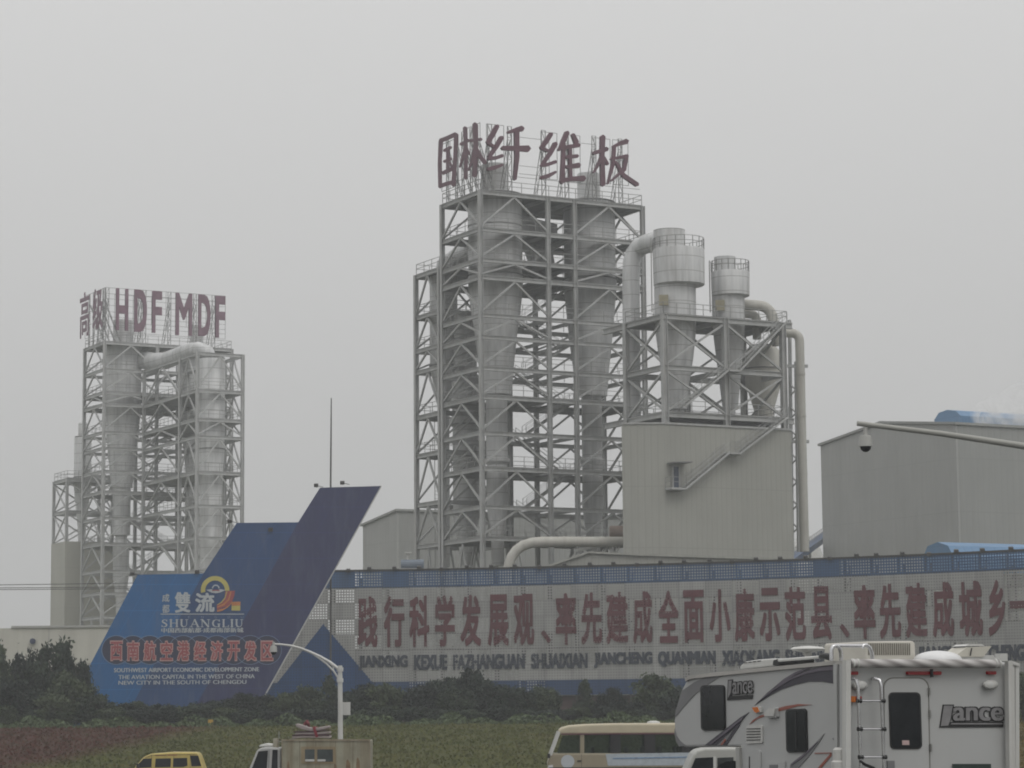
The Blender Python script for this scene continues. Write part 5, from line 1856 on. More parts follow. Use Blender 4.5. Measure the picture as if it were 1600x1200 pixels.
panel(trk, 'window', M['win'], V, zt_([(385, 430), (440, 428), (440, 640), (372, 640)]), .13, .03)
mb = MB()
mb.prism([V(x, y, .35) for x, y in zt_([(228, 398), (245, 375), (300, 362), (385, 372), (385, 398)])], XA * 1.3)
bevel(mb.build('roof_deflector', M['pole'], trk), .03)
mb = MB()
mb.abox(V(425.5, 1160)[0], V(432.5, 1160)[0], Yt + .3, Yt + .9, V(425, 1168)[2], V(425, 1154)[2])
mb.build('roof_lamp', grime('roof_lamp_body', (.30, .28, .22)), trk)
mb = MB()
mb.bar(V(429, 1160, .5), V(470, 1152, .5), .03)
mb.bar(V(434, 1155, .5), V(434, 1143, .5), .025)
mb.build('roof_rack', M['rail'], trk)
mb = MB()
mb.abox(V(388, 1200)[0], V(575, 1200)[0], Yt + .5, Yt + 1.4, gt + .45, gt + .75)
mb.build('chassis', M['black'], trk)
for x in (405, 545):
    for d in (.12, 1.8):
        wheel(trk, (V(x, 1220)[0], Yt + d, gt + .36), .36, .22, XA)
for x in (468, 493, 524, 551):
    panel(trk, 'panel_seam', paint('seam_rust', (.15, .11, .07), .8), V, [(x, 1158), (x + .7, 1158), (x + .7, yb_), (x, yb_)], -.006, .012)
for x0, y0, x1, y1 in ((540, 1186, 547, 1205), (556, 1183, 562, 1205), (448, 1188, 452, 1204), (521, 1192, 526, 1205)):
    panel(trk, 'rust_patch', paint('rust_bloom', (.17, .115, .065), .9, .3, 6), V, [(x0, y1), (x0 + 1.2, y0 + 3), (x0 + 2.8, y0), ((x0 + x1) / 2 + 1, y0 + 2), (x1, y0 + 6), (x1 + .8, y1)], -.004, .008)
panel(trk, 'door_seam', M['black'], V, zt_([(345, 430), (349, 430), (342, 700), (338, 700)]), .144, .012)
# the tied bundle
bz = V(480, 1154.8)[2]
bun = thing('bundle', 'stack of folded pale quilts tied with a red strap on the truck roof', 'bundle', (V(484, 1155)[0], Yt + .9, bz))
pale, dark_ = paint('quilt_pale', (.27, .235, .23), .9, .12, 4), paint('quilt_maroon', (.055, .028, .035), .9, .2, 4)
def quilt(pts, thick, m, name, d0, d1):
    mb = MB()
    mb.prism([V(x, y, d0) for x, y in stroke_poly(pts, thick)], XA * (d1 - d0))
    return bevel(mb.build(name, m, bun), .03, 2)
quilt([(456, 1152.5), (470, 1151.2), (490, 1151.5), (513, 1151.8)], 4.6, pale, 'quilt', .45, 1.35)
quilt([(455, 1149.3), (472, 1148.4), (492, 1148.8), (513, 1148.5)], 2.0, dark_, 'quilt', .42, 1.38)
quilt([(460, 1147), (472, 1146.3), (492, 1146.6), (513, 1144.6)], 3.6, pale, 'quilt', .45, 1.35)
quilt([(457, 1143.8), (470, 1143.6), (492, 1143.2), (513, 1140.8)], 1.8, dark_, 'quilt', .43, 1.36)
quilt([(461, 1133), (472, 1137), (486, 1140.5), (500, 1138.6), (512, 1136)], [4.5, 7, 5, 5, 4.6], pale, 'quilt', .45, 1.35)
mb = MB()
mb.prism([V(x, y, .40) for x, y in ((487, 1135.5), (491, 1135.5), (493, 1142), (496, 1151.5), (492, 1152.5), (489, 1143))], XA * 1.02)
mb.build('strap', paint('strap_red', (.17, .02, .03), .7), bun)
mb = MB()
mb.tube([V(471, 1136, .9), V(474, 1131, .9), V(477, 1127.5, .85), V(479, 1131, .8), V(480, 1137, .9)], [.04, .07, .07, .06, .04], 8)
mb.build('knot', paint('knot_red', (.13, .03, .035), .8), bun, True)
# minibus
Yb = 106.0
V = side_vehicle(Yb)
gb = gz(Yb + 1)
bus = thing('minibus', 'beige minibus with cream roof and long windows, partly hidden by the camper', 'minibus', (V(990, 1230)[0], Yb + 1, gb))
tan = paint('bus_beige', (.27, .235, .165), .4, .06, 2)
cream = paint('bus_cream', (.44, .39, .28), .4, .06, 2)
zb5 = lambda pts: [(840 + x / 4, 1080 + y / 4) for x, y in pts]
yb2 = 1105 + (CH - gb - .35) / Yb * 4000
xr = 1128
mb = MB()
mb.prism([V(x, y) for x, y in [(857, yb2), (855.5, 1192), (858, 1184), (861, 1177), (xr, 1176.5), (xr, yb2)]], XA * 2.0)
bevel(mb.build('body', tan, bus), .07, 3)
mb = MB()
mb.prism([V(x, y) for x, y in [(874, 1147.5), (872.5, 1141), (878, 1136.8), (890, 1133.6), (915, 1131.6), (960, 1130.4), (1060, 1130), (xr - 4, 1130.5), (xr, 1136), (xr, 1146.5)]], XA * 2.0)
bevel(mb.build('roof', cream, bus), .10, 3)
panel(bus, 'stripe', paint('bus_maroon', (.10, .03, .05), .5), V, [(877, 1146.2), (877, 1148), (xr, 1146.9), (xr, 1145.1)], -.012, .02)
for d in (.03, 1.90):
    for x0, x1, top, bot in ((906.5, 913, 0, 0), (954, 970, 0, 0), (1007, 1024, 0, 0), (1066, 1080, 0, 0), (1118, 1128, 0, 0)):
        panel(bus, 'pillar', M['black'] if x0 > 910 else tan, V, [(x0, 1147), (x1, 1147), (x1, 1177), (x0, 1177)], d, .07)
    mb = MB()
    mb.bar(V(873.5, 1143, d + .03), V(860, 1180, d + .03), .13)
    mb.build('pillar', M['pole'], bus)
    panel(bus, 'window', M['clear'], V, [(880, 1150), (906.5, 1149), (906.5, 1177), (871, 1177)], d + .03, .015)
    for x0, x1 in ((913, 954), (970, 1007), (1024, 1066), (1080, 1118)):
        panel(bus, 'window', M['clear'], V, [(x0, 1147.5), (x1, 1147.2), (x1, 1177), (x0, 1177)], d + .03, .015)
mb = MB()
mb.prism([V(873.5, 1143, .08), V(873.5, 1143, 1.92), V(859.5, 1181, 1.92), V(859.5, 1181, .08)], (.03, 0, 0))
mb.build('windscreen', M['clear'], bus)
mb = MB()
for x in (925, 952, 978, 1003, 1030, 1056, 1085, 1110):
    for d in (.15, 1.1):
        q = V(x, 1176, d)
        mb.box(q + np.array([.05, .35, -.05]), (.06, 0, .02), (0, .3, 0), (0, 0, .28))
mb.build('seats', paint('seat_fabric', (.07, .06, .055), .9), bus)
panel(bus, 'side_banner', paint('banner_pale', (.36, .40, .43), .5, .12, 5), V, zb5([(425, 392), (1160, 380), (1160, 462), (440, 466)]), -.014, .02)
panel(bus, 'banner_stripe', paint('banner_blue', (.17, .25, .36), .5, .3, 8), V, zb5([(470, 416), (1130, 404), (1130, 412), (470, 424)]), -.03, .02)
panel(bus, 'round_decal', M['s_white'], V, [(887 + 10.5 * math.cos(R(k * 15)), 1190 + 10.5 * math.sin(R(k * 15))) for k in range(24)], -.014, .02)
panel(bus, 'door_handle', M['black'], V, zb5([(248, 432), (272, 432), (272, 440), (248, 440)]), -.03, .03)
panel(bus, 'headlight', M['lamp_white'], V, [(856.5, 1196), (864, 1195), (864, 1202), (857, 1203)], -.01, .03)
for x in (884, 908.5, 1003, 1066):
    panel(bus, 'panel_seam', M['black'], V, [(x, 1178), (x + .45, 1178), (x + .45, yb2), (x, yb2)], -.006, .012)
panel(bus, 'rub_strip', M['black'], V, [(858, 1199), (xr, 1198.4), (xr, 1199.8), (857.5, 1200.4)], -.02, .03)
mb = MB()
q = WY(1021, 1128.5, Yb + .8)
mb.lathe(q[:2], [(q[2] + .06, .12), (q[2] + .02, .26), (q[2] - .04, .28)], 16)
mb.build('roof_vent', M['pole'], bus, True)
mb = MB()
mb.bar(V(858, 1181, -.1), V(856, 1178, -.15), .05)
mb.box(V(857.5, 1181, -.16), (.05, 0, 0), (0, .1, 0), (0, 0, .09))
mb.build('wing_mirror', M['black'], bus)
for x in (898, 1048):
    for d in (.1, 1.88):
        wheel(bus, (V(x, 1220)[0], Yb + d, gb + .37), .37, .22, XA)

# ---- truck camper on a white pickup, near the viewer
TH = R(24.7)
rr_, ss_ = np.array([math.cos(TH), math.sin(TH), 0]), np.array([-math.sin(TH), math.cos(TH), 0])
K = WY(1325, 1100, 32.5)
K = np.array([K[0], K[1], 0])
SP = lambda x, y, off=0.0: PL(x, y, K - rr_ * off, rr_)
RP = lambda x, y, off=0.0: PL(x, y, K - ss_ * off, ss_)
z3p = lambda pts: [(1050 + x / 5.714, 1000 + y / 5.714) for x, y in pts]
z4p = lambda pts: [(1310 + x / 5.517, 1000 + y / 5.517) for x, y in pts]
L_ = lambda l, wv, z: K + ss_ * l + rr_ * wv + ZU * z
camper = thing('truck_camper', 'white slide-in truck camper with swoosh graphics and dark windows, seen from its rear corner', 'camper', L_(2, 1.2, 1.12))
rv = paint('camper_white', (.41, .415, .41), .38, .025, .8, streak=((.36, .34, .30), .10, 3))
BW = (lambda q: float((q - K) @ rr_))(RP(1588, 1100))
side = [(1325, 1034.8), (1302, 1035.8), (1200, 1045.5), (1110, 1054.6), (1085, 1057.4), (1077, 1059), (1072.5, 1062), (1064, 1079), (1055.3, 1108.5), (1053, 1126), (1054, 1145), (1058, 1158), (1063, 1164.5), (1069, 1167.5), (1156.5, 1167)]
pts = [SP(x, y) for x, y in side]
pts[0] = L_(0, 0, pts[0][2])
fl = float((pts[-1] - K) @ ss_)
mb = MB()
mb.prism(pts + [L_(fl, 0, 1.12), L_(0, 0, 1.12)], rr_ * BW)
bevel(mb.build('body', rv, camper), .035, 3)
# roof edge trim
mb = MB()
for a, b_ in zip(side[:6], side[1:7]):
    mb.bar(SP(*a, .012), SP(*b_, .012), .045, .05)
mb.build('roof_trim', paint('trim_grey', (.40, .385, .36), .5), camper)
def deco(poly, m, name, Pf, off=.008, th=.006, parent=None):
    mb = MB()
    nn = rr_ if Pf is SP else ss_
    mb.prism([Pf(x, y, off) for x, y in poly], nn * th)
    return mb.build(name, m, parent or camper)
gr1, gr2 = paint('graphic_grey', (.17, .17, .175), .4, .08, 1.5), paint('graphic_charcoal', (.045, .042, .055), .4, .1, 1.5)
gr3, gr4 = paint('graphic_purple_grey', (.12, .105, .13), .4, .08, 1.5), paint('graphic_rust', (.27, .085, .06), .4, .08, 1.5)
deco(z3p([(85, 455), (200, 375), (330, 318), (500, 302), (400, 345), (300, 410), (200, 490), (110, 590), (40, 675), (24, 690), (34, 625)]), gr1, 'graphic', SP)
deco(z3p([(22, 790), (38, 850), (70, 900), (125, 945), (62, 950), (35, 905), (22, 840)]), gr1, 'graphic', SP)
deco(z3p([(735, 585), (850, 470), (950, 390), (1080, 320), (1220, 265), (1330, 235), (1440, 222), (1445, 390), (1340, 372), (1220, 372), (1100, 400), (980, 440), (880, 492)]), gr2, 'graphic', SP)
deco(z3p([(760, 558), (860, 468), (960, 392), (1090, 322), (1230, 268), (1330, 240), (1440, 224), (1440, 270), (1330, 275), (1200, 300), (1060, 355), (920, 440)]), gr3, 'graphic', SP, .016)
deco(z3p([(905, 425), (1000, 345), (1100, 285), (1250, 230), (1400, 208), (1260, 238), (1120, 300), (1010, 365)]), gr3, 'graphic', SP, .017)
deco(z3p([(688, 645), (610, 690), (540, 745), (430, 830), (290, 940), (395, 940), (480, 860), (560, 775), (640, 700)]), gr2, 'graphic', SP)
deco(z3p([(560, 775), (545, 800), (500, 880), (452, 938), (488, 938), (545, 850), (600, 770), (620, 722)]), gr2, 'graphic', SP)
deco(z3p([(545, 800), (480, 862), (402, 938), (452, 938), (500, 880)]), gr1, 'graphic', SP, .01)
deco(z3p([(640, 680), (520, 775), (330, 930), (345, 935), (500, 815), (620, 715)]), gr3, 'graphic', SP, .017)
deco(z3p([(470, 880), (430, 938), (446, 938), (480, 895)]), gr4, 'graphic', SP, .017)
deco(z3p([(690, 755), (720, 715), (790, 672), (830, 665), (830, 680), (760, 705)]), gr4, 'graphic', SP)
deco(z3p([(925, 615), (1010, 590), (1120, 572), (1250, 578), (1120, 592), (1020, 620), (930, 642)]), gr4, 'graphic', SP)
deco(z3p([(1360, 835), (1280, 920), (1180, 1010), (1060, 1105), (1050, 1143), (1130, 1143), (1220, 1040), (1310, 920)]), gr1, 'graphic', SP)
deco(z3p([(1300, 905), (1180, 1015), (1062, 1105), (1058, 1122), (1150, 1060), (1240, 975)]), gr3, 'graphic', SP, .016)
deco(z3p([(1420, 1005), (1300, 1143), (1330, 1143), (1425, 1030)]), gr4, 'graphic', SP)
def win(poly_px, frame_px, Pf, name='window'):
    f = deco(frame_px, M['black'], name, Pf, .02, .02)
    deco(poly_px, M['win'], 'pane', Pf, .026, .008, f)
    return f
def sk(pts):        # skewed rounded rectangle on the receding side, zoom coordinates
    return z3p(pts)
def rq(tl, tr, br, bl, r=.16, k=4):
    """rounded quad between four corners"""
    tl, tr, br, bl = (np.array(p, float) for p in (tl, tr, br, bl))
    w_, h_ = np.linalg.norm(tr - tl), np.linalg.norm(bl - tl)
    q = rr(0, 0, w_, h_, r * min(w_, h_), k)
    return [tuple(tl + (tr - tl) * (x / w_) * (1 - y / h_) + (bl - tl) * (y / h_) * (1 - x / w_) + (br - tl) * (x / w_) * (y / h_) ) if False else tuple(tl * (1 - x / w_) * (1 - y / h_) + tr * (x / w_) * (1 - y / h_) + br * (x / w_) * (y / h_) + bl * (1 - x / w_) * (y / h_)) for x, y in q]
win(z3p(rq((262, 416), (458, 412), (466, 792), (268, 800))), z3p(rq((250, 405), (466, 400), (474, 803), (258, 812))), SP)
win(z3p(rq((1022, 632), (1186, 622), (1194, 990), (1030, 994))), z3p(rq((1010, 620), (1196, 610), (1206, 1002), (1020, 1006))), SP)
deco(z3p([(1100, 640), (1108, 640), (1112, 985), (1104, 985)]), M['black'], 'window_bar', SP, .032)
# louvred furnace vent, hatch doors, small square cover
v_ = deco(z3p(rq((660, 765), (806, 758), (806, 918), (660, 926), .08)), M['pole'], 'vent', SP, .02, .02)
mb = MB()
for i in range(5):
    y = 790 + i * 25
    mb.prism([SP(*q, .026) for q in z3p([(664, y), (788, y - 3), (788, y + 5), (664, y + 8)])], rr_ * .006)
mb.build('slat', M['black'], v_)
deco(z3p(rq((822, 612), (925, 604), (932, 690), (846, 700), .1)), rv, 'cover', SP, .05, .05)
deco(z3p([(822, 645), (860, 612), (918, 612), (905, 680), (822, 680)]), M['pole'], 'cover', SP, .07, .03)
a_ = deco(z3p([(712, 600), (765, 592), (792, 600), (795, 645), (760, 655), (735, 640)]), M['pole'], 'marker_lamp', SP, .03, .03)
deco(z3p([(713, 602), (752, 598), (770, 640), (752, 652), (732, 640)]), M['lamp_amber'], 'lens', SP, .05, .03, a_)
deco(z3p(rq((690, 985), (788, 985), (792, 1200), (690, 1200), .25)), rv, 'hatch_door', SP, .02, .02)
deco(z3p([(686, 1040), (690, 1040), (690, 1200), (686, 1200)]), M['black'], 'hinge', SP, .03, .02)
h_ = deco(z3p([(838, 1092), (1006, 1085), (1006, 1200), (838, 1200)]), rv, 'hatch_door', SP, .02, .02)
deco(z3p([(868, 1115), (940, 1112), (940, 1200), (868, 1200)]), gr1, 'grille', SP, .027, .01, h_)
deco(z3p([(1270, 1008), (1420, 1004), (1420, 1012), (1270, 1016)]), gr4, 'graphic', SP, .014)
deco(z3p([(1430, 880), (1442, 872), (1450, 882), (1440, 895)]), gr1, 'latch', SP, .03, .02)
# name badges
def badge(Pf, tl, bl, tr, conv, nn, sc_):
    """silver lettering: a bold slanting L with an underline, then the lower-case rest"""
    g = lambda x, y: conv([(x, y)])[0]
    return g
bg_ = paint('badge_silver', (.24, .235, .24), .35, .15, 6, .3)
def badge_side():
    dk, md = MB(), MB()
    o1 = z3p([(498, 355), (540, 352), (535, 490), (530, 500), (718, 488), (718, 525), (490, 540)])
    dk.prism([SP(*p, .012) for p in o1], rr_ * .01)
    i1 = z3p([(505, 364), (532, 361), (525, 470), (498, 520), (500, 440)])
    md.prism([SP(*p, .018) for p in i1], rr_ * .008)
    return dk, md
dk, md = badge_side()
def on(Pf, mb, conv, ch, x0, x1, yt0, yt1, yb0, yb1, off, bold, nn):
    P00, P10, P01 = Pf(*conv([(x0, yb0)])[0], off), Pf(*conv([(x1, yb1)])[0], off), Pf(*conv([(x0, yt0)])[0], off)
    put_text(mb, ch, P00, P10, P01, nn, .008, bold)
on(SP, dk, z3p, 'ance', 536, 724, 372, 358, 492, 480, .014, .04, -rr_)
on(SP, md, z3p, 'ance', 541, 719, 380, 366, 485, 473, .022, .008, -rr_)
bd = dk.build('badge', M['black'], camper)
md.build('badge_face', bg_, bd)
dk, md, hl = MB(), MB(), MB()
dk.prism([RP(*p, .012) for p in z4p([(902, 556), (998, 556), (975, 690), (962, 705), (1425, 705), (1422, 752), (872, 755)])], ss_ * .01)
md.prism([RP(*p, .018) for p in z4p([(910, 566), (986, 566), (966, 688), (946, 738), (884, 742)])], ss_ * .008)
md.prism([RP(*p, .018) for p in z4p([(975, 716), (1416, 716), (1416, 728), (970, 728)])], ss_ * .008)
on(RP, dk, z4p, 'ance', 980, 1430, 572, 572, 704, 704, .014, .042, -ss_)
on(RP, md, z4p, 'ance', 988, 1422, 581, 581, 696, 696, .022, .016, -ss_)
bd = dk.build('badge', M['black'], camper)
md.build('badge_face', bg_, bd)
# rear door with window, ladder, lamps
door = deco(z4p(rq((388, 322), (780, 322), (800, 1400), (400, 1400), .22, 8)), paint('door_seal', (.16, .155, .14), .6), 'door', RP, .012, .01)
deco(z4p(rq((396, 332), (770, 332), (788, 1398), (408, 1398), .22, 8)), rv, 'leaf', RP, .022, .012, door)
wf = deco(z4p(rq((434, 450), (708, 450), (724, 940), (450, 940), .14)), M['black'], 'window', RP, .035, .016, door)
mb = MB()
deco(z4p(rq((446, 462), (696, 462), (712, 928), (462, 928), .13)), M['win'], 'window_pane', RP, .040, .008)
deco(z4p([(550, 865), (610, 865), (612, 905), (552, 905)]), paint('sticker_pink', (.45, .33, .32), .6, .15, 20), 'sticker', RP, .046, .008)
mb = MB()
for x in (770, 776):
    for y in (445, 640, 930):
        q = RP(*z4p([(782 + (y - 445) * .03, y)])[0], .035)
        mb.box(q, rr_ * .012, ss_ * .012, ZU * .05)
mb.build('hinge', M['box_grey'], camper)
chrome = paint('polished_aluminium', (.55, .55, .56), .22, .08, 6, .85)
mb = MB()
for x0, xs in ((105, 168), (290, 368)):
    q = [RP(*z4p([(x0, 335)])[0], .03), RP(*z4p([(x0 + 25, 332)])[0], .12), RP(*z4p([(xs - 12, 345)])[0], .17), RP(*z4p([(xs, 400)])[0], .18), RP(*z4p([(xs + 5, 520)])[0], .18), RP(*z4p([(xs + 25, 1100)])[0], .18), RP(*z4p([(xs + 34, 1500)])[0], .18)]
    mb.tube(q, .022, 10)
for y, o in ((525, 6), (768, 14), (1010, 22), (1250, 30)):
    mb.tube([RP(*z4p([(168 + o, y)])[0], .18), RP(*z4p([(370 + o, y)])[0], .18)], .012, 8)
mb.build('ladder', chrome, camper, True)
mb = MB()
for x0 in (175, 378):
    for y, o in ((525, 4), (768, 10), (1010, 18)):
        q = RP(*z4p([(x0 + o, y)])[0], .18)
        mb.tube([q - rr_ * .03, q + rr_ * .03], .03, 8)
mb.build('ladder_joint', M['black'], camper)
for tl, br in (((98, 270), (172, 300)), ((598, 270), (890, 300)), ((1290, 268), (1362, 298))):
    deco(z4p(rr(*tl, *br, 8)), M['lamp_red'], 'rear_light', RP, .05, .05)
mb = MB()
mb.bar(RP(*z4p([(802, 250)])[0], .07), RP(*z4p([(806, 320)])[0], .07), .03)
mb.build('latch', M['black'], camper)
deco(z4p(rr(104, 484, 148, 536, 6)), M['lamp_amber'], 'marker_lamp', RP, .05, .05)
deco(z4p(rr(152, 484, 202, 524, 6)), M['lamp_red'], 'marker_lamp', RP, .05, .05)
for cx, cy in ((1310, 385), (185, 392)):
    mb = MB()
    for k, (o, s) in enumerate(((.0, 1.0), (.05, .95), (.09, .7), (.10, .3))):
        ring = [RP(*z4p([(cx + 68 * s * math.cos(R(a)), cy + 42 * s * math.sin(R(a)))])[0], o + .002) for a in range(0, 360, 20)]
        if k:
            b0 = len(mb.v)
            mb.v += [tuple(p) for p in prev_] + [tuple(p) for p in ring]
            mb.f += [(b0 + i, b0 + (i + 1) % 18, b0 + 18 + (i + 1) % 18, b0 + 18 + i) for i in range(18)]
        prev_ = ring
    mb.f.append(tuple(range(len(mb.v) - 18, len(mb.v))))
    mb.build('porch_light', M['pole'], camper, True)
deco(z4p([(990, 1068), (1316, 1068), (1318, 1150), (990, 1150)]), paint('plate_dark_green', (.02, .035, .03), .5), 'plate', RP, .03, .02)
deco(z4p([(425, 1040), (485, 1040), (487, 1110), (427, 1110)]), gr1, 'latch_box', RP, .05, .05)
mb = MB()
mb.tube([RP(*z4p([p])[0], o) for p, o in (((188, 1045), .2), ((230, 1075), .16), ((300, 1103), .12), ((360, 1160), .10))], .02, 6)
mb.build('strap', M['black'], camper)
# awning on the rear: roller with twisted fabric, and the two arms
def awn_mat():
    m, t, b = nodes('awning_fabric')
    g = t.nodes.new('ShaderNodeNewGeometry')
    v = t.nodes.new('ShaderNodeVectorMath')
    v.operation = 'DOT_PRODUCT'
    v.inputs[1].default_value = tuple(rr_ * 1.0 + ZU * 2.6)
    t.links.new(g.outputs['Position'], v.inputs[0])
    st = math2(t, 'FRACT', math2(t, 'DIVIDE', v.outputs['Value'], .34))
    f = noise(t, pos(t, (1, 1, 1)), 3)
    c = ramp(t, math2(t, 'PINGPONG', st, .5), [(.08, (.19, .175, .17)), (.40, (.50, .48, .47))])
    t.links.new(mixc(t, .2, c, ramp(t, f, [(.3, (.3, .29, .28)), (.7, (.5, .48, .47))])), b.inputs['Base Color'])
    b.inputs['Roughness'].default_value = .75
    return m
mb = MB()
mb.tube([RP(*z4p([(x, y)])[0], .11) for x, y in ((102, 202), (1372, 206))], [.056, .056], 18)
aw = mb.build('awning_roll', awn_mat(), camper, True)
mb = MB()
for x in (120, 160, 1350, 1380):
    q = RP(*z4p([(x, 203)])[0], .11)
    mb.tube([q - rr_ * .012, q + rr_ * .012], .062, 18)
mb.build('end_cap', M['pole'], aw)
mb = MB()
q0, q1 = RP(*z4p([(70, 175)])[0], .12), RP(*z4p([(70, 1500)])[0], .12)
mb.bar(q0, q1, .095, .07, up=rr_)
q0, q1 = RP(*z4p([(1468, 185)])[0], .10), RP(*z4p([(1484, 1500)])[0], .10)
mb.bar(q0, q1, .085, .07, up=rr_)
mb.build('awning_arm', M['pole'], camper)
mb = MB()
mb.box(RP(*z4p([(1405, 150)])[0], .1), rr_ * .055, ss_ * .06, ZU * .05)
mb.build('awning_bracket', M['pole'], camper)
mb = MB()
mb.bar(RP(*z4p([(1500, 200)])[0], .03), RP(*z4p([(1510, 1500)])[0], .03), .03, .05, up=rr_)
mb.bar(RP(*z4p([(1537, 215)])[0], .02), RP(*z4p([(1540, 1500)])[0], .02), .03, .06, up=rr_)
mb.bar(RP(*z4p([(1475, 190)])[0], .08), RP(*z4p([(1555, 215)])[0], .03), .03, .04)
mb.build('corner_trim', M['pole'], camper)
mb = MB()
mb.bar(SP(1307, 1037, .03), SP(1309, 1250, .03), .08, .05, up=rr_)
mb.bar(SP(1318, 1037, .04), SP(1319, 1250, .04), .10, .06, up=rr_)
mb.build('corner_trim', rv, camper)
jk = SP(1312, 1188, .12)
mb = MB()
mb.tube([jk + ZU * .16, jk + ZU * .13, jk - ZU * .0, jk - ZU * .02, jk - ZU * 1.9], [.055, .085, .085, .11, .10], 14)
mb.build('corner_jack', M['pole'], camper, True)
mb = MB()
mb.bar(SP(1156, 1168, .0), L_(fl, 0, 1.12), .10, .08, up=rr_)
mb.build('corner_trim', M['box_grey'], camper)
# roof gear
zroof = L_(0, 0, 0)[2] + SP(1325, 1034.8)[2]
def RPd(x, y, d):
    """point on a plane parallel to the rear wall, d metres forward of it"""
    return PL(x, y, K + ss_ * d, ss_)
ac = thing('roof_air_conditioner', 'boxy cream air conditioner with slatted grille on the camper roof', 'air conditioner', RPd(1380, 1032, 1.2))
mb = MB()
mb.prism([RPd(*p, 1.0) for p in z4p([(238, 185), (240, 30), (252, 12), (640, 8), (662, 28), (668, 185)])], ss_ * 1.05)
bevel(mb.build('shroud', paint('ac_cream', (.46, .44, .39), .5), ac), .03, 3)
mb = MB()
for i in range(20):
    x = 258 + i * 18.5
    mb.prism([RPd(*p, .992) for p in z4p([(x, 28), (x + 9.5, 28), (x + 11, 130), (x + 1.5, 130)])], ss_ * .02)
mb.build('grille', paint('grille_dark', (.14, .13, .11), .7), ac)
mb = MB()
ac0 = RPd(*z4p([(238, 60)])[0], 1.25)
ac1 = RPd(*z4p([(238, 160)])[0], 1.25)
mb.prism([ac0 - rr_ * .012, ac0 + ss_ * .55 - rr_ * .012, np.array([*(ac0 + ss_ * .55)[:2], ac1[2]]) - rr_ * .012, np.array([*ac0[:2], ac1[2]]) - rr_ * .012], rr_ * .03)
mb.build('recess_panel', paint('ac_recess', (.30, .28, .24), .6), ac)
mb = MB()
for x0, yy in ((-60, 48), (205, 45)):
    c0 = [RPd(*z4p([p])[0], .25) for p in ((x0, yy + 130), (x0, yy + 40), (x0 + 12, yy + 8), (x0 + 42, yy), (x0 + 70, yy + 20), (x0 + 82, yy + 65), (x0 + 84, yy + 130))] if x0 < 0 else [RPd(*z4p([p])[0], .25) for p in ((x0, yy + 22), (x0 + 8, yy + 2), (x0 + 34, yy - 2), (x0 + 66, yy + 22), (x0 + 84, yy + 70), (x0 + 88, yy + 125))]
    mb.tube(c0, .026, 10)
mb.tube([RPd(*z4p([p])[0], .25) for p in ((-18, 48), (212, 50))], .022, 8)
mb.build('ladder_grab_rail', chrome, camper, True)
dm = RPd(*z4p([(855, 175)])[0], .8)
dmw = np.linalg.norm(RPd(*z4p([(680, 175)])[0], .8) - RPd(*z4p([(1035, 175)])[0], .8)) / 2
dmh = RPd(*z4p([(855, 92)])[0], .8)[2] - dm[2]
mb = MB()
mb.lathe(dm[:2], [(dm[2] + dmh * math.sin(R(a)), max(.01, dmw * math.cos(R(a)))) for a in range(90, -1, -10)] + [(dm[2] - .12, dmw)], 24)
tag(mb.build('roof_dome', paint('dome_white', (.62, .62, .62), .35), at=dm, smooth=True), 'white domed antenna cover on the camper roof, right of the air conditioner', 'antenna cover')
mb = MB()
hp_ = z4p([(995, 170), (1110, 55), (1120, 40), (1235, 36), (1250, 48), (1325, 52), (1318, 75), (1255, 150), (1255, 170)])
mb.prism([RPd(*p, .7) for p in z4p([(1000, 145), (1110, 62), (1322, 52), (1252, 145)])], ss_ * .35)
ht = mb.build('roof_hatch', paint('hatch_cream', (.48, .46, .40), .5), camper)
mb = MB()
mb.prism([RPd(*p, .72) for p in z4p([(1095, 52), (1125, 36), (1235, 34), (1262, 50)])], ss_ * .3)
mb.prism([RPd(*p, .72) for p in z4p([(985, 185), (1000, 150), (1340, 130), (1365, 185)])], ss_ * .3)
mb.build('hatch_base', M['pole'], ht)
mb = MB()
mb.bar(RPd(*z4p([(1150, 70)])[0], .68), RPd(*z4p([(1137, 135)])[0], .68), .012)
mb.build('prop', M['black'], ht)
# streamlined pod, crossbar and dish near the front of the roof
SPd = lambda x, y, d: PL(x, y, K + rr_ * d, rr_)
mb = MB()
mb.prism([SPd(*p, .35) for p in z3p([(600, 258), (612, 225), (650, 192), (760, 175), (890, 165), (945, 172), (950, 200), (940, 228), (840, 240), (620, 262)])], rr_ * .5)
pd = thing('roof_pod', 'white streamlined pod with black tail near the front of the camper roof', 'roof pod', SPd(*z3p([(780, 250)])[0], .6))
bevel(mb.build('shell', M['pole'], pd), .03, 3)
mb = MB()
mb.prism([SPd(*p, .33) for p in z3p([(905, 182), (945, 168), (962, 182), (955, 215), (925, 232), (898, 222)])], rr_ * .54)
mb.build('tail', M['black'], pd)
mb = MB()
for i in range(4):
    x = 640 + i * 40
    mb.prism([SPd(*p, .34) for p in z3p([(x, 200 - i * 5), (x + 28, 197 - i * 5), (x + 28, 204 - i * 5), (x, 208 - i * 5)])], rr_ * .02)
mb.build('slot', M['black'], pd)
mb = MB()
mb.tube([SPd(*z3p([p])[0], .3) for p in ((955, 182), (1340, 150))], .02, 10)
xb = mb.build('crossbar', M['pole'], camper, True)
mb = MB()
mb.tube([SPd(*z3p([p])[0], .3) for p in ((1325, 150), (1350, 140), (1415, 152), (1425, 172))], [.03, .042, .05, .03], 10)
mb.build('bar_end', M['black'], xb, True)
mb = MB()
ad = SPd(*z3p([(1212, 80)])[0], .9)
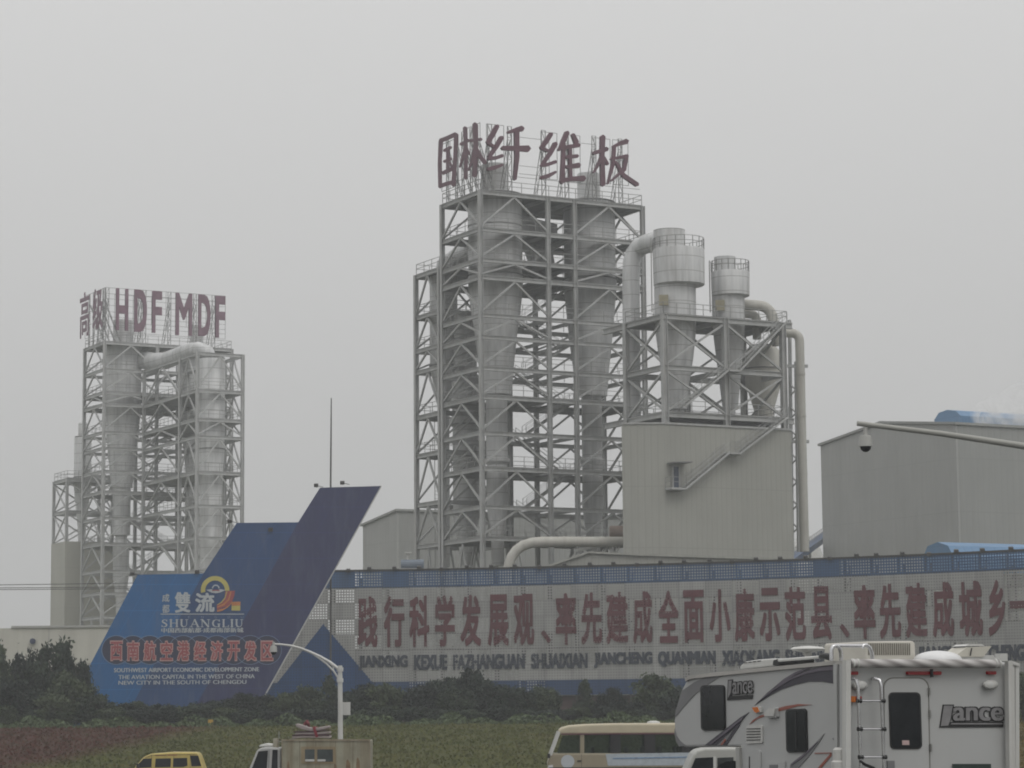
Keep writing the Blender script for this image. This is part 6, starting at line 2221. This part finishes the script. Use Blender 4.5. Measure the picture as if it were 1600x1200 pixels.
mb.lathe(ad[:2], [(ad[2] + .04, .05), (ad[2] + .025, .2), (ad[2], .24), (ad[2] - .02, .2), (ad[2] - .05, .06), (ad[2] - .10, .045), (ad[2] - .26, .06), (ad[2] - .30, .10)], 20)
tag(mb.build('roof_aerial', M['pole'], at=ad - ZU * .3, smooth=True), 'white saucer-shaped aerial on a short stem on the camper roof', 'aerial')
# the pickup carrying it
pk = thing('pickup_truck', 'white pickup truck carrying the camper, only its cab top in view', 'pickup truck', L_(2.5, 1.2, 0))
pw_ = paint('pickup_white', (.40, .40, .385), .3, .04, 1)
lf = lambda px: float((SP(px, 1190) - K) @ ss_)
zf = lambda x, y: SP(x, y)[2]
cab = [(lf(1160) - .9, 1.0), (lf(1160) - .9, zf(1150, 1184)), (lf(1148), zf(1148, 1183.5)), (lf(1132), zf(1132, 1185.5)), (lf(1120), zf(1120, 1191.6)), (lf(1110), zf(1110, 1203)), (lf(1100), 1.62), (lf(1090), 1.5), (lf(1090), 1.0)]
cz = min(zf(1150, 1184), 2.2)
mb = MB()
mb.prism([L_(l, .22, z) for l, z in cab], rr_ * 2.0)
bevel(mb.build('cab', pw_, pk), .06, 3)
mb = MB()
mb.prism([SP(x, y, -.205) for x, y in ((1151, 1222), (1151, 1189.5), (1146, 1188.5), (1134, 1190.2), (1124, 1195), (1115, 1206), (1106, 1222))], rr_ * .02)
mb.build('window', M['win'], pk)
mb = MB()
l0 = lf(1090)
mb.prism([L_(-.5, .2, .55), L_(-.5, .2, 1.15), L_(.2, .2, 1.15), L_(lf(1160) - 1.0, .2, 1.11), L_(lf(1160) - .9, .2, 1.25), L_(l0, .2, 1.35), L_(l0 + 1.15, .2, 1.25), L_(l0 + 1.3, .2, .95), L_(l0 + 1.3, .2, .55)], rr_ * 2.04)
bevel(mb.build('body', pw_, pk), .05, 3)
for l in (.9, l0 + .45):
    for wv in (.3, 2.14):
        wheel(pk, L_(l, wv, .40), .40, .27, rr_)
for wv in (.35, 2.0):
    mb = MB()
    mb.box(L_(l0 + 1.31, wv, .95), rr_ * .16, ss_ * .02, ZU * .09)
    mb.build('headlight', M['lamp_white'], pk)
    mb = MB()
    mb.box(L_(-.51, wv, .9), rr_ * .09, ss_ * .02, ZU * .16)
    mb.build('rear_light', M['lamp_red'], pk)
mb = MB()
mb.box(L_(l0 - .2, .02, 1.6), rr_ * .13, ss_ * .06, ZU * .14)
mb.build('wing_mirror', M['black'], pk)
# white light truck beyond, its cab top showing under the camper nose
Yl = 58.0
V = side_vehicle(Yl)
gl = gz(Yl + .8)
lt = thing('truck', 'white light truck whose cab top shows under the nose of the camper', 'truck', (V(1140, 1240)[0], Yl + .8, gl))
zb_ = lambda z: 1105 + (CH - z) / Yl * 4000
mb = MB()
mb.prism([V(x, y) for x, y in [(1065, zb_(gl + .4)), (1064, zb_(gl + .95)), (1072, 1204), (1078, 1190), (1084, 1178), (1090, 1172), (1103, 1169.3), (1146, 1168.7), (1172, 1169.5), (1174, zb_(gl + .4))]], XA * 1.55)
bevel(mb.build('cab', paint('light_truck_white', (.36, .36, .335), .4, .06, 1.5), lt), .05, 3)
panel(lt, 'window', M['win'], V, [(1080, 1200), (1086.5, 1184.5), (1114.5, 1183), (1114.5, 1215), (1076, 1215)], -.012, .03)
panel(lt, 'pillar', M['pole'], V, [(1114.5, 1182), (1119, 1182), (1119, 1215), (1114.5, 1215)], -.02, .03)
panel(lt, 'window', glass('cab_side_glass', (.05, .055, .055)), V, [(1121, 1184), (1146, 1183), (1146, 1215), (1121, 1215)], -.012, .03)
mb = MB()
mb.prism([V(x, y) for x, y in [(1176, zb_(gl + .75)), (1176, zb_(gl + 1.2)), (1370, zb_(gl + 1.2)), (1370, zb_(gl + .75))]], XA * 1.6)
mb.build('cargo_bed', M['box_grey'], lt)
for x in (1090, 1330):
    for d in (.1, 1.4):
        wheel(lt, (V(x, 1200)[0], Yl + d, gl + .33), .33, .2, XA)

# ------------------------------------------------------------------ steam puff behind the roof of the right hall and the hazy air
def steam():
    m = bpy.data.materials.new('steam')
    m.use_nodes = True
    t = m.node_tree
    for n in list(t.nodes):
        t.nodes.remove(n)
    out = t.nodes.new('ShaderNodeOutputMaterial')
    pv = t.nodes.new('ShaderNodeVolumePrincipled')
    pv.inputs['Color'].default_value = (.95, .95, .95, 1)
    f = noise(t, pos(t, (1, 1, 1)), .45, 3, .6)
    pv.inputs['Density'].default_value = .1
    t.links.new(math2(t, 'MULTIPLY', ramp(t, f, [(.45, (0, 0, 0)), (.75, (1, 1, 1))]), .9), pv.inputs['Density'])
    t.links.new(pv.outputs[0], out.inputs['Volume'])
    return m
air = bpy.data.materials.new('hazy_air')
air.use_nodes = True
t = air.node_tree
for n in list(t.nodes):
    t.nodes.remove(n)
out = t.nodes.new('ShaderNodeOutputMaterial')
pv = t.nodes.new('ShaderNodeVolumePrincipled')
pv.inputs['Color'].default_value = (.93, .95, .97, 1)
pv.inputs['Density'].default_value = 0.0005
pv.inputs['Anisotropy'].default_value = 0.2
t.links.new(pv.outputs[0], out.inputs['Volume'])
sm = MB()
for (x, y, s) in ((1556, 655, 1.6), (1574, 650, 2.2), (1590, 642, 2.6), (1545, 648, 1.8), (1604, 633, 2.8), (1560, 636, 1.5)):
    c = WY(x, y, 309.0)
    sm.lathe(c[:2], [(c[2] + s * math.cos(R(a)), max(.02, s * 1.3 * math.sin(R(a)))) for a in range(0, 181, 20)], 14)
struct(sm.build('steam', steam()), 'stuff')
mb = MB()
mb.abox(-600, 600, -120, 1200, -3, 80)
struct(mb.build('haze', air), 'stuff')
